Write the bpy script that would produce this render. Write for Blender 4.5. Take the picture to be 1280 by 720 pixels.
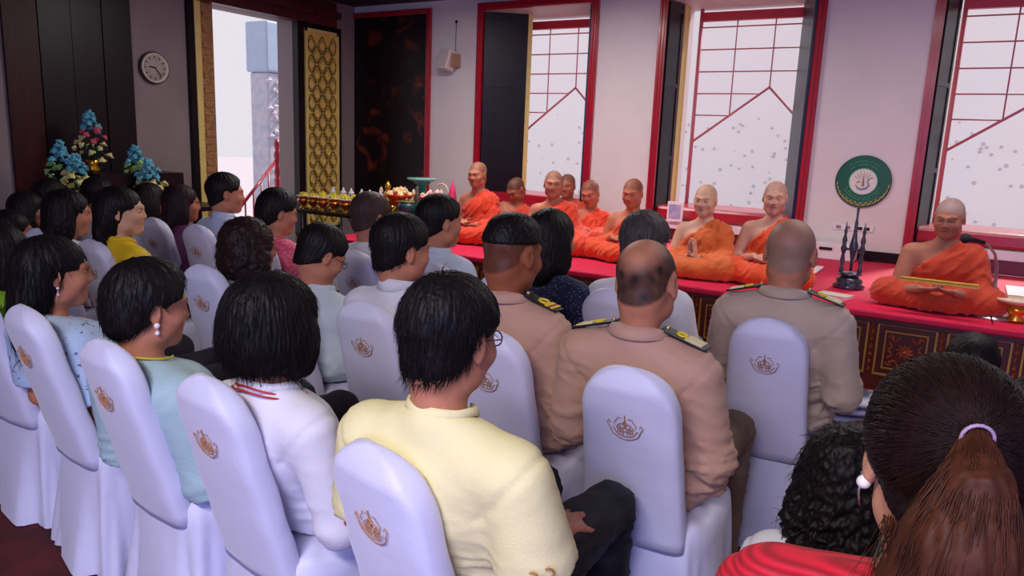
import bpy, bmesh, math, random
import numpy as np
from math import sin, cos, pi, radians
from mathutils import Vector, Matrix

for _o in list(bpy.data.objects):
    bpy.data.objects.remove(_o)
SC = bpy.context.scene
COL = SC.collection
random.seed(7)

# ------------------------------------------------------------------ camera
FPX, PITCH, ROLL, YAW = 931.65, 0.193743, 0.0403579, 0.542259
CAM = np.array([0.0, 0.0, 1.55])
_fw = np.array([-sin(YAW)*cos(PITCH), cos(YAW)*cos(PITCH), -sin(PITCH)])
_rt = np.array([cos(YAW), sin(YAW), 0.0])
_up = np.cross(_rt, _fw)
_r2 = _rt*cos(ROLL)+_up*sin(ROLL)
_u2 = -_rt*sin(ROLL)+_up*cos(ROLL)
camd = bpy.data.cameras.new('camera')
cam = bpy.data.objects.new('camera', camd)
COL.objects.link(cam)
camd.sensor_width = 36.0
camd.lens = 36.0*FPX/1280.0
camd.clip_start = 0.05
camd.clip_end = 200
m = Matrix.Identity(4)
for i in range(3):
    m[i][0] = _r2[i]; m[i][1] = _u2[i]; m[i][2] = -_fw[i]; m[i][3] = CAM[i]
cam.matrix_world = m
SC.camera = cam

# ------------------------------------------------------------------ light
w = bpy.data.worlds.new('sky'); SC.world = w
w.use_nodes = True
bg = w.node_tree.nodes['Background']
bg.inputs['Color'].default_value = (0.76, 0.725, 0.80, 1)
bg.inputs['Strength'].default_value = 1.0
SC.view_settings.view_transform = 'Standard'
SC.view_settings.look = 'None'
SC.view_settings.exposure = 0.08
SC.view_settings.gamma = 1.0
SC.view_settings.use_curve_mapping = False

def area(name, loc, size, power, color, rot=(0, 0, 0)):
    d = bpy.data.lights.new(name, 'AREA')
    d.shape = 'RECTANGLE'; d.size = size[0]; d.size_y = size[1]
    d.energy = power; d.color = color
    o = bpy.data.objects.new(name, d); COL.objects.link(o)
    o.location = loc; o.rotation_euler = rot
    return o
# added warm fill lights under the ceiling, without fixtures
area('overhead_fill', (-0.4, -1.3, 3.05), (1.8, 0.5), 150, (1, .93, .90))
area('overhead_fill', (0.2, 4.6, 3.05), (2.4, 0.5), 50, (1, .92, .90))
area('overhead_fill', (-3.6, 5.2, 3.05), (1.8, 0.5), 75, (1, .92, .90))
# added blue fill behind the camera, turning the chair backs bluish
area('rear_blue_fill', (1.2, -2.6, 1.7), (3.6, 2.4), 125, (.22, .32, 1.0), (radians(88), 0, radians(8)))
sund = bpy.data.lights.new('sun', 'SUN'); sund.energy = 4.0; sund.angle = radians(12); sund.color = (1, .93, .9)
suno = bpy.data.objects.new('sun', sund); COL.objects.link(suno)
suno.rotation_euler = Vector((-.28, -1.0, -.92)).to_track_quat('-Z', 'Y').to_euler()

# ------------------------------------------------------------------ helpers
def lin(c):
    return tuple(((x/255.0)/12.92 if x/255.0 <= .04045 else ((x/255.0+.055)/1.055)**2.4) for x in c)

def ray(u, v):
    return _fw*FPX + _r2*(u-640.0) + _u2*(360.0-v)
def aty(u, v, Y):
    r = ray(u, v); return CAM + r*((Y-CAM[1])/r[1])
def atx(u, v, X):
    r = ray(u, v); return CAM + r*((X-CAM[0])/r[0])
def atz(u, v, Z):
    r = ray(u, v); return CAM + r*((Z-CAM[2])/r[2])

_mats = {}
def mat(name, rgb, rough=.6, metal=0.0, noise=0.0, nscale=8.0, bump=0.0, bscale=60.0, rgb2=None,
        attr=False, coat=0.0, sheen=0.0, stretch=None, spec=.5, emit=0.0):
    if name in _mats: return _mats[name]
    M = bpy.data.materials.new(name); M.use_nodes = True
    nt = M.node_tree; N = nt.nodes; L = nt.links
    b = N['Principled BSDF']
    c = lin(rgb)
    b.inputs['Base Color'].default_value = (*c, 1)
    b.inputs['Roughness'].default_value = rough
    b.inputs['Metallic'].default_value = metal
    b.inputs['Specular IOR Level'].default_value = spec
    if coat: b.inputs['Coat Weight'].default_value = coat; b.inputs['Coat Roughness'].default_value = .15
    if sheen: b.inputs['Sheen Weight'].default_value = sheen
    if emit:
        b.inputs['Emission Color'].default_value = (*c, 1); b.inputs['Emission Strength'].default_value = emit
    tc = N.new('ShaderNodeTexCoord'); mp = N.new('ShaderNodeMapping')
    L.new(tc.outputs['Object'], mp.inputs['Vector'])
    if stretch: mp.inputs['Scale'].default_value = stretch
    src = None
    if attr:
        a = N.new('ShaderNodeAttribute'); a.attribute_name = 'tint'; src = a.outputs['Color']
    if noise or rgb2:
        n = N.new('ShaderNodeTexNoise'); n.inputs['Scale'].default_value = nscale; n.inputs['Detail'].default_value = 5
        L.new(mp.outputs[0], n.inputs['Vector'])
        r = N.new('ShaderNodeMapRange'); r.inputs['From Min'].default_value = .3; r.inputs['From Max'].default_value = .7
        L.new(n.outputs['Fac'], r.inputs['Value'])
        if rgb2:
            mx = N.new('ShaderNodeMix'); mx.data_type = 'RGBA'
            mx.inputs[6].default_value = (*c, 1); mx.inputs[7].default_value = (*lin(rgb2), 1)
            L.new(r.outputs[0], mx.inputs[0]); out = mx.outputs[2]
        else:
            r.inputs['To Min'].default_value = 1-noise; r.inputs['To Max'].default_value = 1+noise*.6
            mx = N.new('ShaderNodeVectorMath'); mx.operation = 'SCALE'
            if src: L.new(src, mx.inputs[0])
            else: mx.inputs[0].default_value = c
            L.new(r.outputs[0], mx.inputs['Scale']); out = mx.outputs[0]
        L.new(out, b.inputs['Base Color'])
    elif src:
        L.new(src, b.inputs['Base Color'])
    if bump:
        n2 = N.new('ShaderNodeTexNoise'); n2.inputs['Scale'].default_value = bscale; n2.inputs['Detail'].default_value = 4
        L.new(mp.outputs[0], n2.inputs['Vector'])
        bp = N.new('ShaderNodeBump'); bp.inputs['Strength'].default_value = bump; bp.inputs['Distance'].default_value = .01
        L.new(n2.outputs['Fac'], bp.inputs['Height']); L.new(bp.outputs[0], b.inputs['Normal'])
    _mats[name] = M
    return M

def tag(o, label=None, cat=None, group=None, kind=None):
    if label: o['label'] = label
    if cat: o['category'] = cat
    if group: o['group'] = group
    if kind: o['kind'] = kind
    return o
def empty(name, loc=(0, 0, 0), rz=0.0, label=None, cat=None, group=None, kind=None):
    o = bpy.data.objects.new(name, None); COL.objects.link(o)
    o.location = loc; o.rotation_euler = (0, 0, rz); o.empty_display_size = .1
    return tag(o, label, cat, group, kind)
def link(name, me, mt, parent=None, smooth=False):
    o = bpy.data.objects.new(name, me); COL.objects.link(o)
    if mt is not None and len(me.materials) == 0:
        for q in (mt if isinstance(mt, (list, tuple)) else [mt]): me.materials.append(q)
    if parent is not None: o.parent = parent
    if smooth: me.polygons.foreach_set('use_smooth', [True]*len(me.polygons))
    return o
def bmobj(name, bm, mt, parent=None, smooth=False):
    me = bpy.data.meshes.new(name); bm.to_mesh(me); bm.free()
    return link(name, me, mt, parent, smooth)
def npmesh(name, V, Fc, smooth=True):
    me = bpy.data.meshes.new(name)
    me.from_pydata(V.tolist() if hasattr(V, 'tolist') else V, [], Fc.tolist() if hasattr(Fc, 'tolist') else Fc)
    if smooth: me.polygons.foreach_set('use_smooth', [True]*len(me.polygons))
    me.update()
    return me
def box(bm, lo, hi, M=None, bev=0.0):
    vs = [bm.verts.new((x, y, z)) for x in (lo[0], hi[0]) for y in (lo[1], hi[1]) for z in (lo[2], hi[2])]
    fs = [(0, 1, 3, 2), (4, 6, 7, 5), (0, 4, 5, 1), (2, 3, 7, 6), (0, 2, 6, 4), (1, 5, 7, 3)]
    ff = [bm.faces.new([vs[i] for i in f]) for f in fs]
    if bev:
        es = list({e for f in ff for e in f.edges})
        r = bmesh.ops.bevel(bm, geom=es, offset=bev, segments=2, affect='EDGES', profile=.5)
        vs = list({v for f in r['faces'] for v in f.verts} | {v for v in vs if v.is_valid})
    if M is not None: bmesh.ops.transform(bm, matrix=M, verts=[v for v in vs if v.is_valid])
    return vs
def boxo(name, lo, hi, mt, parent=None, bev=0.0):
    bm = bmesh.new(); box(bm, lo, hi, None, bev); return bmobj(name, bm, mt, parent)
def tube(bm, pts, r, n=6, closed=False, cap=True):
    P = [Vector(p) for p in pts]; k = len(P); rings = []
    rr = r if hasattr(r, '__len__') else [r]*k
    up = None
    for i, p in enumerate(P):
        if closed: t = (P[(i+1) % k]-P[i-1])
        else: t = (P[min(i+1, k-1)]-P[max(i-1, 0)])
        if t.length < 1e-9: t = Vector((0, 0, 1))
        t.normalize()
        if up is None:
            up = Vector((0, 0, 1)) if abs(t.z) < .9 else Vector((1, 0, 0))
        a = t.cross(up)
        if a.length < 1e-6: a = t.cross(Vector((1, .3, 0)))
        a.normalize(); b = a.cross(t); up = b
        rings.append([bm.verts.new(p+(a*cos(2*pi*j/n)+b*sin(2*pi*j/n))*rr[i]) for j in range(n)])
    for i in range(k if closed else k-1):
        A = rings[i]; B = rings[(i+1) % k]
        for j in range(n):
            bm.faces.new((A[j], A[(j+1) % n], B[(j+1) % n], B[j]))
    if cap and not closed:
        bm.faces.new(rings[0][::-1]); bm.faces.new(rings[-1])
def tubeo(name, pts, r, mt, parent=None, n=6, closed=False):
    bm = bmesh.new(); tube(bm, pts, r, n, closed); return bmobj(name, bm, mt, parent, True)
def lathe(bm, prof, n=16, c=(0, 0, 0), sq=(1, 1)):
    rings = []
    for r, z in prof:
        rings.append([bm.verts.new((c[0]+r*cos(2*pi*j/n)*sq[0], c[1]+r*sin(2*pi*j/n)*sq[1], c[2]+z)) for j in range(n)])
    for A, B in zip(rings, rings[1:]):
        for j in range(n):
            bm.faces.new((A[j], A[(j+1) % n], B[(j+1) % n], B[j]))
    bm.faces.new(rings[0][::-1]); bm.faces.new(rings[-1])
def latheo(name, prof, mt, parent=None, n=16, c=(0, 0, 0), sq=(1, 1)):
    bm = bmesh.new(); lathe(bm, prof, n, c, sq); return bmobj(name, bm, mt, parent, True)
def copy_tree(o, loc=None, rz=None, label=None, parent=None, scale=None):
    c = o.copy(); COL.objects.link(c)
    if parent is not None: c.parent = parent
    if loc is not None: c.location = loc
    if rz is not None: c.rotation_euler = (0, 0, rz)
    if scale is not None: c.scale = scale
    if label: c['label'] = label
    for ch in list(KIDS.get(o.name, [])) or [x for x in o.children]:
        copy_tree(ch, parent=c)
    return c
KIDS = {}

# ------------------------------------------------------------------ palette
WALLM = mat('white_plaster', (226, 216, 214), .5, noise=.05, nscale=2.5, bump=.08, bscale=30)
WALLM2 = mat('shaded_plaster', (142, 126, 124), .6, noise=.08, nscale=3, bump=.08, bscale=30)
REDP = mat('red_lacquer', (176, 16, 44), .3, noise=.12, nscale=6, bump=.06, bscale=25, coat=.3)
DARKP = mat('dark_lacquer', (24, 12, 20), .35, noise=.3, nscale=5, spec=.25)
BLUED = mat('blue_black_lacquer', (22, 18, 54), .4, noise=.2, nscale=4)
GOLD = mat('gilding', (222, 176, 62), .42, metal=.35, noise=.2, nscale=30, bump=.3, bscale=90)
PALEG = mat('pale_gold_paint', (232, 206, 120), .5, noise=.08, nscale=12)
GOLDP = mat('gilded_leaf_ground', (232, 196, 92), .5, metal=.05, noise=.12, nscale=40, bump=.15, bscale=120)
GOLDD = mat('dark_gilded_groove', (104, 74, 28), .6, metal=.2)
CARPET = mat('red_carpet', (212, 6, 66), .7, noise=.1, nscale=14, bump=.25, bscale=160)
DARKC = mat('dark_red_carpet', (96, 22, 26), .9, bump=.3, bscale=160, rgb2=(60, 16, 20), nscale=7)
WOODR = mat('carved_red_wood', (112, 30, 18), .45, noise=.25, nscale=14, bump=.3, bscale=70)
WOODC = mat('carved_relief_wood', (168, 72, 34), .45, noise=.3, nscale=30, bump=.5, bscale=90)
WOODD = mat('dark_ceiling_wood', (44, 24, 24), .6, noise=.3, nscale=6, stretch=(1, 6, 1), bump=.2)
BLACK = mat('black_paint', (14, 12, 14), .4)
WHITEC = mat('white_cloth', (236, 226, 230), .8, noise=.04, nscale=10, bump=.2, bscale=40)
STEEL = mat('brushed_steel', (190, 190, 196), .3, metal=.9)
BRASS = mat('polished_gold_metal', (232, 176, 60), .25, metal=.85, noise=.1, nscale=20)
STONE = mat('outdoor_white_stone', (196, 188, 196), .8, noise=.04, nscale=3)

# ------------------------------------------------------------------ room
XL, YW, YO, ZC, XR, YB = -6.95, 7.4, 8.2, 3.14, 4.2, -3.0
PZ = .62
tag(boxo('floor', (XL-.7, YB, -.1), (XR, YW+.8, 0), DARKC), kind='structure')
bm = bmesh.new(); box(bm, (XL-.7, YB, ZC), (XR, YO, ZC+.12)); 
tag(bmobj('ceiling', bm, WOODD), kind='structure')
cl = bpy.data.objects['ceiling']
for y in np.arange(-2.2, 7.3, 1.6):
    boxo('beam', (XL, y, ZC-.02), (XR, y+.18, ZC+.02), WOODD, cl)
# openings in the window wall: (x0, x1)
OPEN = []
for a, b in (((603, 100), (737, 100)), ((829, 100), (1014, 100)), ((1170, 100), None)):
    x0 = aty(a[0], a[1], YW)[0]
    x1 = aty(b[0], b[1], YW)[0] if b else x0+1.5
    OPEN.append((x0, x1))
MUR = (XL+.03, aty(534, 100, YW)[0])
ZT = 3.0
bm = bmesh.new()
xs = [MUR[1]]
edges = [XL-.7] + [e for o in OPEN for e in o] + [XR]
for i in range(0, len(edges), 2):
    box(bm, (edges[i], YW, 0), (edges[i+1], YO, ZC))
for x0, x1 in OPEN:
    box(bm, (x0, YW, ZT), (x1, YO, ZC)); box(bm, (x0, YW, 0), (x1, YO, PZ))
tag(bmobj('wall_back', bm, WALLM), kind='structure')
D0, D1, DT = atx(266, 100, XL)[1], atx(366, 100, XL)[1], 2.82
bm = bmesh.new()
box(bm, (XL-.25, YB, 0), (XL, D0, ZC)); box(bm, (XL-.25, D1, 0), (XL, YW, ZC)); box(bm, (XL-.25, D0, DT), (XL, D1, ZC))
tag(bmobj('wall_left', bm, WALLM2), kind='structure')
bm = bmesh.new(); box(bm, (XR, YB, 0), (XR+.3, YO, ZC))
tag(bmobj('wall_right', bm, WALLM), kind='structure')
# unseen wall behind the camera, added to cut ambient light, with one wide doorway
bm = bmesh.new(); box(bm, (XL-.25, YB-.3, 0), (-.8, YB, ZC)); box(bm, (3.2, YB-.3, 0), (XR, YB, ZC)); box(bm, (-.8, YB-.3, 2.9), (3.2, YB, ZC))
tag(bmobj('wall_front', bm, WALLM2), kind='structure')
def lintel(lo, hi, n): 
    o = boxo('trim_%d' % n, lo, hi, DARKP); tag(o, kind='structure')
# black skirting between the windows at platform level
k = 1
for x0, x1 in ((MUR[1]+.06, OPEN[0][0]-.06), (OPEN[0][1]+.06, OPEN[1][0]-.06), (OPEN[1][1]+.06, OPEN[2][0]-.06)):
    tag(boxo('baseboard_back', (x0, YW-.02, PZ), (x1, YW, PZ+.09), DARKP), kind='structure')

def frame_set(root, x0, x1, z0, z1, y, wd=.075, pr=.035, left=True):
    for a, b, c, d in ((x0-wd, x0, z0, z1+wd), (x1, x1+wd, z0, z1+wd), (x0, x1, z1, z1+wd))[0 if left else 1:]:
        bm = bmesh.new()
        box(bm, (a, y-pr, c), (b, y+.02, d))
        # raised mouldings
        if d-c > 1:
            for t in (.18, .62): box(bm, (a+wd*t, y-pr-.012, c), (a+wd*(t+.2), y-pr, d-wd))
        else:
            for t in (.18, .62): box(bm, (a, y-pr-.012, c+wd*t), (b, y-pr, c+wd*(t+.2)))
        bmobj('window_frame', bm, REDP, root)

def shutter(root, hinge, ang, wid, z0, z1, mt, edge=None, ew=.012):
    """a lacquered wooden shutter leaf swung about its hinge post"""
    c, s = cos(ang), sin(ang)
    M = Matrix.Translation(hinge) @ Matrix.Rotation(ang, 4, 'Z')
    bm = bmesh.new(); box(bm, (0, 0, z0), (wid, .035, z1), M)
    # shallow framing rails
    for a, b in ((.01, .05), (wid-.05, wid-.01)): box(bm, (a, -.008, z0+.02), (b, 0, z1-.02), M)
    for zz in np.linspace(z0+.05, z1-.09, 4): box(bm, (.05, -.008, zz), (wid-.05, 0, zz+.04), M)
    o = bmobj('shutter', bm, mt, root)
    if edge is not None:
        bm = bmesh.new(); box(bm, (wid, -.004, z0), (wid+ew, .04, z1), M); bmobj('edge_strip', bm, edge, o)
    return o
GRPATCH = mat('grille_bloomed_red', (214, 124, 136), .5)  # red bars paled: the window bloom is put into their colour
GRRED = mat('grille_deep_red', (196, 40, 62), .4)
def window(n, x0, x1, left_leaf, right_leaf, gold_in, deep=GRPATCH):
    root = empty('window_%d' % n, ((x0+x1)/2, YW, PZ), kind='structure')
    root.location = (0, 0, 0)
    frame_set(root, x0, x1, PZ, ZT, YW)
    # leaves folded against the reveals
    la, lw = left_leaf; ra, rw = right_leaf
    shutter(root, (x0+.005, YW+.01, 0), la, lw, PZ+.02, ZT-.01, DARKP, PALEG if n == 2 else REDP, .05 if n == 2 else .012)
    shutter(root, (x1-.005, YW+.01, 0), ra, rw, PZ+.02, ZT-.01, BLUED)
    # gilded jamb strip past the left leaf
    g0 = YW+gold_in
    boxo('gilded_jamb', (x0, g0, PZ+.32), (x0+.05, g0+.10, ZT), PALEG, root)
    boxo('carved_gilded_edge', (x0+.012, g0+.10, PZ+.32), (x0+.045, g0+.17, ZT), GOLD, root)
    # sill: dark plinth, white cloth, red upholstered bench top
    boxo('sill_plinth', (x0, YW+.0, PZ), (x1, YO, PZ+.12), mat('maroon_wood', (110, 16, 34), .4), root)
    boxo('sill_cloth', (x0, YW-.03, PZ+.12), (x1, YO, PZ+.20), WHITEC, root, .01)
    boxo('sill_cushion', (x0, YW+.05, PZ+.20), (x1, YO-.02, PZ+.34), REDP, root, .03)
    # iron grille near the outer face: posts, bars stopping on a chevron
    yg = YO-.12
    gx0, gx1 = x0+.12, x1-.05
    def bar(a, b, r=.0075, mt=deep): tubeo('grille_bar', [a, b], r, mt, root, 5)
    zt, ze, zap = ZT-.10, 1.62, 2.20
    W = (gx1-gx0)
    bar((gx0, yg, PZ+.3), (gx0, yg, ZT), .022, GRRED if n == 2 else deep); bar((gx1, yg, PZ+.3), (gx1, yg, ZT), .022)
    boxo('grille_rail', (gx0, yg-.03, ZT-.13), (gx1, yg+.03, ZT-.04), GRRED, root)
    ax = gx0+W*.62
    bar((gx0, yg, ze), (ax, yg, zap), .013); bar((ax, yg, zap), (gx1, yg, zap-(gx1-ax)*1.0), .013)
    for i in (1, 2, 3):
        xx = gx0+W*.31*i
        if xx > gx1-.05: continue
        zz = ze+(xx-gx0)/(ax-gx0)*(zap-ze) if xx <= ax else zap-(xx-ax)
        bar((xx, yg, max(zz, zap if i == 2 else zz)), (xx, yg, ZT-.1))
    for j, zz in enumerate(np.arange(zap-.29, ZT-.12, .225)):
        if zz >= zap-.01: bar((gx0, yg, zz), (gx1, yg, zz))
        else:
            xe = gx0+(zz-ze)/(zap-ze)*(ax-gx0); bar((gx0, yg, zz), (xe, yg, zz))
    return root
R90 = pi/2
window(2, *OPEN[0], (radians(38), .50), (radians(116), .62), .42, GRPATCH)
window(3, *OPEN[1], (radians(84), .34), (radians(110), .62), .36)
window(4, *OPEN[2], (radians(78), .42), (radians(104), .60), .46)
# closed lacquered shutters at the corner
r = empty('window_1', kind='structure')
frame_set(r, MUR[0]-.02, MUR[1], PZ, ZT, YW, .06, left=False)
FIG = mat('faded_gilded_figures', (30, 14, 20), .4, rgb2=(30, 14, 20), nscale=3)
def lacquer():
    M = bpy.data.materials.new('lacquer_with_worn_gold'); M.use_nodes = True
    N = M.node_tree.nodes; L = M.node_tree.links; b = N['Principled BSDF']; b.inputs['Roughness'].default_value = .35
    b.inputs['Specular IOR Level'].default_value = .25
    tc = N.new('ShaderNodeTexCoord'); n = N.new('ShaderNodeTexNoise'); n.inputs['Scale'].default_value = 3.2; n.inputs['Detail'].default_value = 9
    n.inputs['Distortion'].default_value = 1.2
    L.new(tc.outputs['Object'], n.inputs['Vector'])
    cr = N.new('ShaderNodeValToRGB'); cr.color_ramp.elements[0].position = .54; cr.color_ramp.elements[0].color = (*lin((26, 13, 20)), 1)
    cr.color_ramp.elements[1].position = .74; cr.color_ramp.elements[1].color = (*lin((120, 48, 26)), 1)
    L.new(n.outputs['Fac'], cr.inputs['Fac']); L.new(cr.outputs['Color'], b.inputs['Base Color'])
    return M
LAC = lacquer()
mid = (MUR[0]+MUR[1])/2
for a, b in ((MUR[0]-.02, mid-.004), (mid+.004, MUR[1])):
    o = boxo('shutter', (a, YW-.015, PZ), (b, YW+.02, ZT), LAC, r)
# ------------------------------------------------------------------ left wall: lacquer panel, gilded door
P0, P1 = atx(8, 120, XL)[1], atx(166, 120, XL)[1]
r = empty('door_1', kind='structure')
REDD = mat('dark_red_lacquer', (58, 12, 16), .4, noise=.4, nscale=5, stretch=(1, 5, .6), spec=.25)
n = 4
for i in range(n):
    a = P0+(P1-P0)*i/n; b = P0+(P1-P0)*(i+1)/n
    boxo('door_panel', (XL-.01, a+.004, 0), (XL+.03+.006*(i % 2), b-.004, ZC), REDD if i == 0 else DARKP, r)
r = empty('door_2', kind='structure')
boxo('dark_jamb', (XL-.02, D0-.30, 0), (XL+.05, D0-.235, ZC-.02), DARKP, r)
boxo('gilded_jamb', (XL-.02, D0-.235, 0), (XL+.06, D0-.165, DT+.1), PALEG, r)
bm = bmesh.new(); box(bm, (XL-.02, D0-.165, 0), (XL+.03, D0, DT+.1))
for i, z in enumerate(np.arange(.05, DT, .075)):
    box(bm, (XL+.03, D0-.15+.02*(i % 2), z), (XL+.042, D0-.045+.02*(i % 2), z+.05))
bmobj('carved_jamb', bm, mat('old_gilded_carving', (172, 122, 74), .55, noise=.35, nscale=22, bump=.5, bscale=60), r)
bm = bmesh.new()
box(bm, (XL-.02, D0-.24, DT), (XL+.12, D1+.6, DT+.10)); box(bm, (XL-.02, D0-.28, DT+.10), (XL+.18, D1+.62, DT+.17)); box(bm, (XL-.02, D0-.22, DT+.17), (XL+.10, D1+.62, ZC-.03))
bmobj('carved_lintel', bm, mat('carved_maroon_lintel', (84, 20, 28), .4, noise=.5, nscale=16, bump=.7, bscale=30), r)
G1 = atx(418, 120, XL)[1]
lf = boxo('door_leaf', (XL+.0, D1, 0.36), (XL+.09, G1+.03, DT-.0), DARKP, r)
gy0, gy1, gz0, gz1 = D1+.10, G1-.03, .42, DT-.06
boxo('gilded_panel', (XL+.09, gy0, gz0), (XL+.10, gy1, gz1), GOLDP, r)
bm = bmesh.new()
for a, b, c, d in ((gy0, gy0+.035, gz0, gz1), (gy1-.035, gy1, gz0, gz1), (gy0, gy1, gz0, gz0+.035), (gy0, gy1, gz1-.035, gz1)):
    box(bm, (XL+.10, a, c), (XL+.112, b, d))
bmobj('panel_border', bm, PALEG, r)
# lotus-petal diaper of the leaf
bm = bmesh.new(); bm2 = bmesh.new()
iy0, iy1 = gy0+.05, gy1-.05; cw = (iy1-iy0)/2.5; ch = .225
def petal(bmx, cy, cz, sx, sz, dx, x):
    pts = []
    for t in np.linspace(0, 2*pi, 16, endpoint=False):
        r_ = 1
        yy = sin(t)*abs(sin(t))**.3*sx; zz = cos(t)*sz
        if zz > 0: yy *= (1-.55*zz/sz)
        else: yy *= (1-.25*(-zz/sz))
        yc = min(max(cy+yy, iy0), iy1)
        pts.append((x, yc, cz+zz))
    return pts
for row in range(int((gz1-gz0-.08)/ch*2)):
    cz = gz1-.06-ch*.5*(row+1)
    if cz-ch*.4 < gz0+.04: break
    for q in range(4):
        cy = iy0+cw*(q+ (0 if row % 2 else .5))-cw*.25+.0
        if cy < iy0-.02 or cy > iy1+.02: continue
        tube(bm, petal(bm, cy, cz, cw*.38, ch*.44, 0, XL+.104), .0075, 4, True); tube(bm, petal(bm, cy, cz-.006, cw*.24, ch*.30, 0, XL+.103), .0045, 4, True)
        tube(bm2, petal(bm2, cy, cz-.008, cw*.17, ch*.22, 0, XL+.103), .010, 4, True)
bmobj('petal_outline', bm, GOLDD, r)['kind'] = 'stuff'
bmobj('petal_relief', bm2, mat('petal_gold', (222, 184, 96), .5, metal=.05), r)['kind'] = 'stuff'
boxo('door_threshold', (XL-.6, D0, 0), (XL+.05, D1, .06), WOODR, r)
# ------------------------------------------------------------------ outdoors
tag(boxo('courtyard_ground', (-40, -10, -.5), (XL-.6, 40, -.1), STONE), kind='structure')
tag(boxo('terrace_ground', (XL-.6, YO, -.5), (20, 40, -.1), STONE), kind='structure')
def mosaic():
    M = bpy.data.materials.new('mosaic_facade'); M.use_nodes = True
    N = M.node_tree.nodes; L = M.node_tree.links; b = N['Principled BSDF']; b.inputs['Roughness'].default_value = .7
    tc = N.new('ShaderNodeTexCoord'); v = N.new('ShaderNodeTexVoronoi'); v.inputs['Scale'].default_value = 3.4; v.inputs['Randomness'].default_value = .35
    L.new(tc.outputs['Object'], v.inputs['Vector'])
    lt = N.new('ShaderNodeMath'); lt.operation = 'LESS_THAN'; lt.inputs[1].default_value = .11; L.new(v.outputs['Distance'], lt.inputs[0])
    sz = N.new('ShaderNodeSeparateXYZ'); L.new(tc.outputs['Object'], sz.inputs[0])
    hz = N.new('ShaderNodeMath'); hz.operation = 'LESS_THAN'; hz.inputs[1].default_value = 2.1; L.new(sz.outputs[2], hz.inputs[0])
    mm = N.new('ShaderNodeMath'); mm.operation = 'MULTIPLY'; L.new(lt.outputs[0], mm.inputs[0]); L.new(hz.outputs[0], mm.inputs[1]); lt = mm
    hs = N.new('ShaderNodeMix'); hs.data_type = 'RGBA'; hs.inputs[6].default_value = (*lin((222, 208, 196)), 1); hs.inputs[7].default_value = (*lin((196, 208, 222)), 1)
    sp = N.new('ShaderNodeSeparateColor'); L.new(v.outputs['Color'], sp.inputs[0]); L.new(sp.outputs[0], hs.inputs[0])
    mx = N.new('ShaderNodeMix'); mx.data_type = 'RGBA'; mx.inputs[6].default_value = (.96, .94, .95, 1)
    L.new(lt.outputs[0], mx.inputs[0]); L.new(hs.outputs[2], mx.inputs[7]); L.new(mx.outputs[2], b.inputs['Base Color'])
    return M
MOS = mosaic()
# ================================================================== exterior seen through the openings
def ext_facade():
    bm = bmesh.new(); 
    box(bm, (-9, 13, -.1), (9, 13.3, 4.6))
    o = bmobj('mosaic_wall', bm, MOS); tag(o, 'pale mosaic wall outside the windows, scattered with small flower rosettes', 'wall')
    bm = bmesh.new(); rnd = random.Random(5)
    for i in range(110):
        x = rnd.uniform(-6.5, 4); z = rnd.uniform(.6, 2.05)
        lathe(bm, [(.005, -.01), (.024, 0), (.010, .02)], 6, (0, 0, 0))
        bmesh.ops.transform(bm, matrix=Matrix.Translation((x, 12.98, z)) @ Matrix.Rotation(pi/2, 4, 'X'), verts=bm.verts[-18:])
    f = bmobj('tile_flower', bm, mat('faded_flower_tile', (214, 204, 206), .6), o); f['kind'] = 'stuff'
ext_facade()
# ornate pillar and stair railing beyond the door
def pillar():
    r = empty('ornate_pillar', (0, 0, 0), 0, 'pale blue grey ornate mosaic pillar standing outside the open door', 'pillar')
    p = atx(338, 130, -9.6); x, y = p[0], p[1]
    PB = mat('pale_blue_mosaic', (176, 186, 208), .6, rgb2=(214, 206, 216), nscale=9, bump=.4, bscale=30)
    b = empty('x'); bpy.data.objects.remove(b)
    boxo('shaft', (x-.2, y-.22, -.1), (x+.2, y+.22, 2.45), PB, r, .03)
    boxo('capital', (x-.24, y-.26, 2.45), (x+.24, y+.26, 3.2), mat('pale_sky_tile', (178, 198, 224), .6, noise=.05), r, .03)
    rnd = random.Random(3)
    bm = bmesh.new()
    for i in range(60):
        z = .3+i*.035; a = rnd.uniform(-.2, .2)
        lathe(bm, [(.01, -.04), (rnd.uniform(.03, .06), 0), (.01, .04)], 6, (x+.21, y+a, z))
    o = bmobj('ornament', bm, mat('white_glazed_ornament', (226, 220, 228), .5), r); o['kind'] = 'stuff'
    r = empty('stair_railing', (0, 0, 0), 0, 'red turned newel post and handrail outside the open door', 'railing')
    p = atx(347, 225, -8.3); x, y, z1 = p[0], p[1], 1.62
    prof = [(.03, -.1), (.045, .9), (.03, .92), (.05, 1.0), (.03, 1.1), (.05, 1.25), (.025, 1.3), (.045, 1.38), (.02, 1.46)]
    latheo('newel_post', prof, REDP, r, 10, (x, y, 0))
    tubeo('handrail', [(x, y-.03, 1.15), (x+.5, y-1.1, .55)], .022, REDP, r)
    for t in (.2, .4, .6, .8):
        tubeo('baluster', [(x+.5*t, y-.03-1.07*t, 1.13-.58*t), (x+.5*t, y-.03-1.07*t, -.1)], .012, REDP, r)
pillar()

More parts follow.
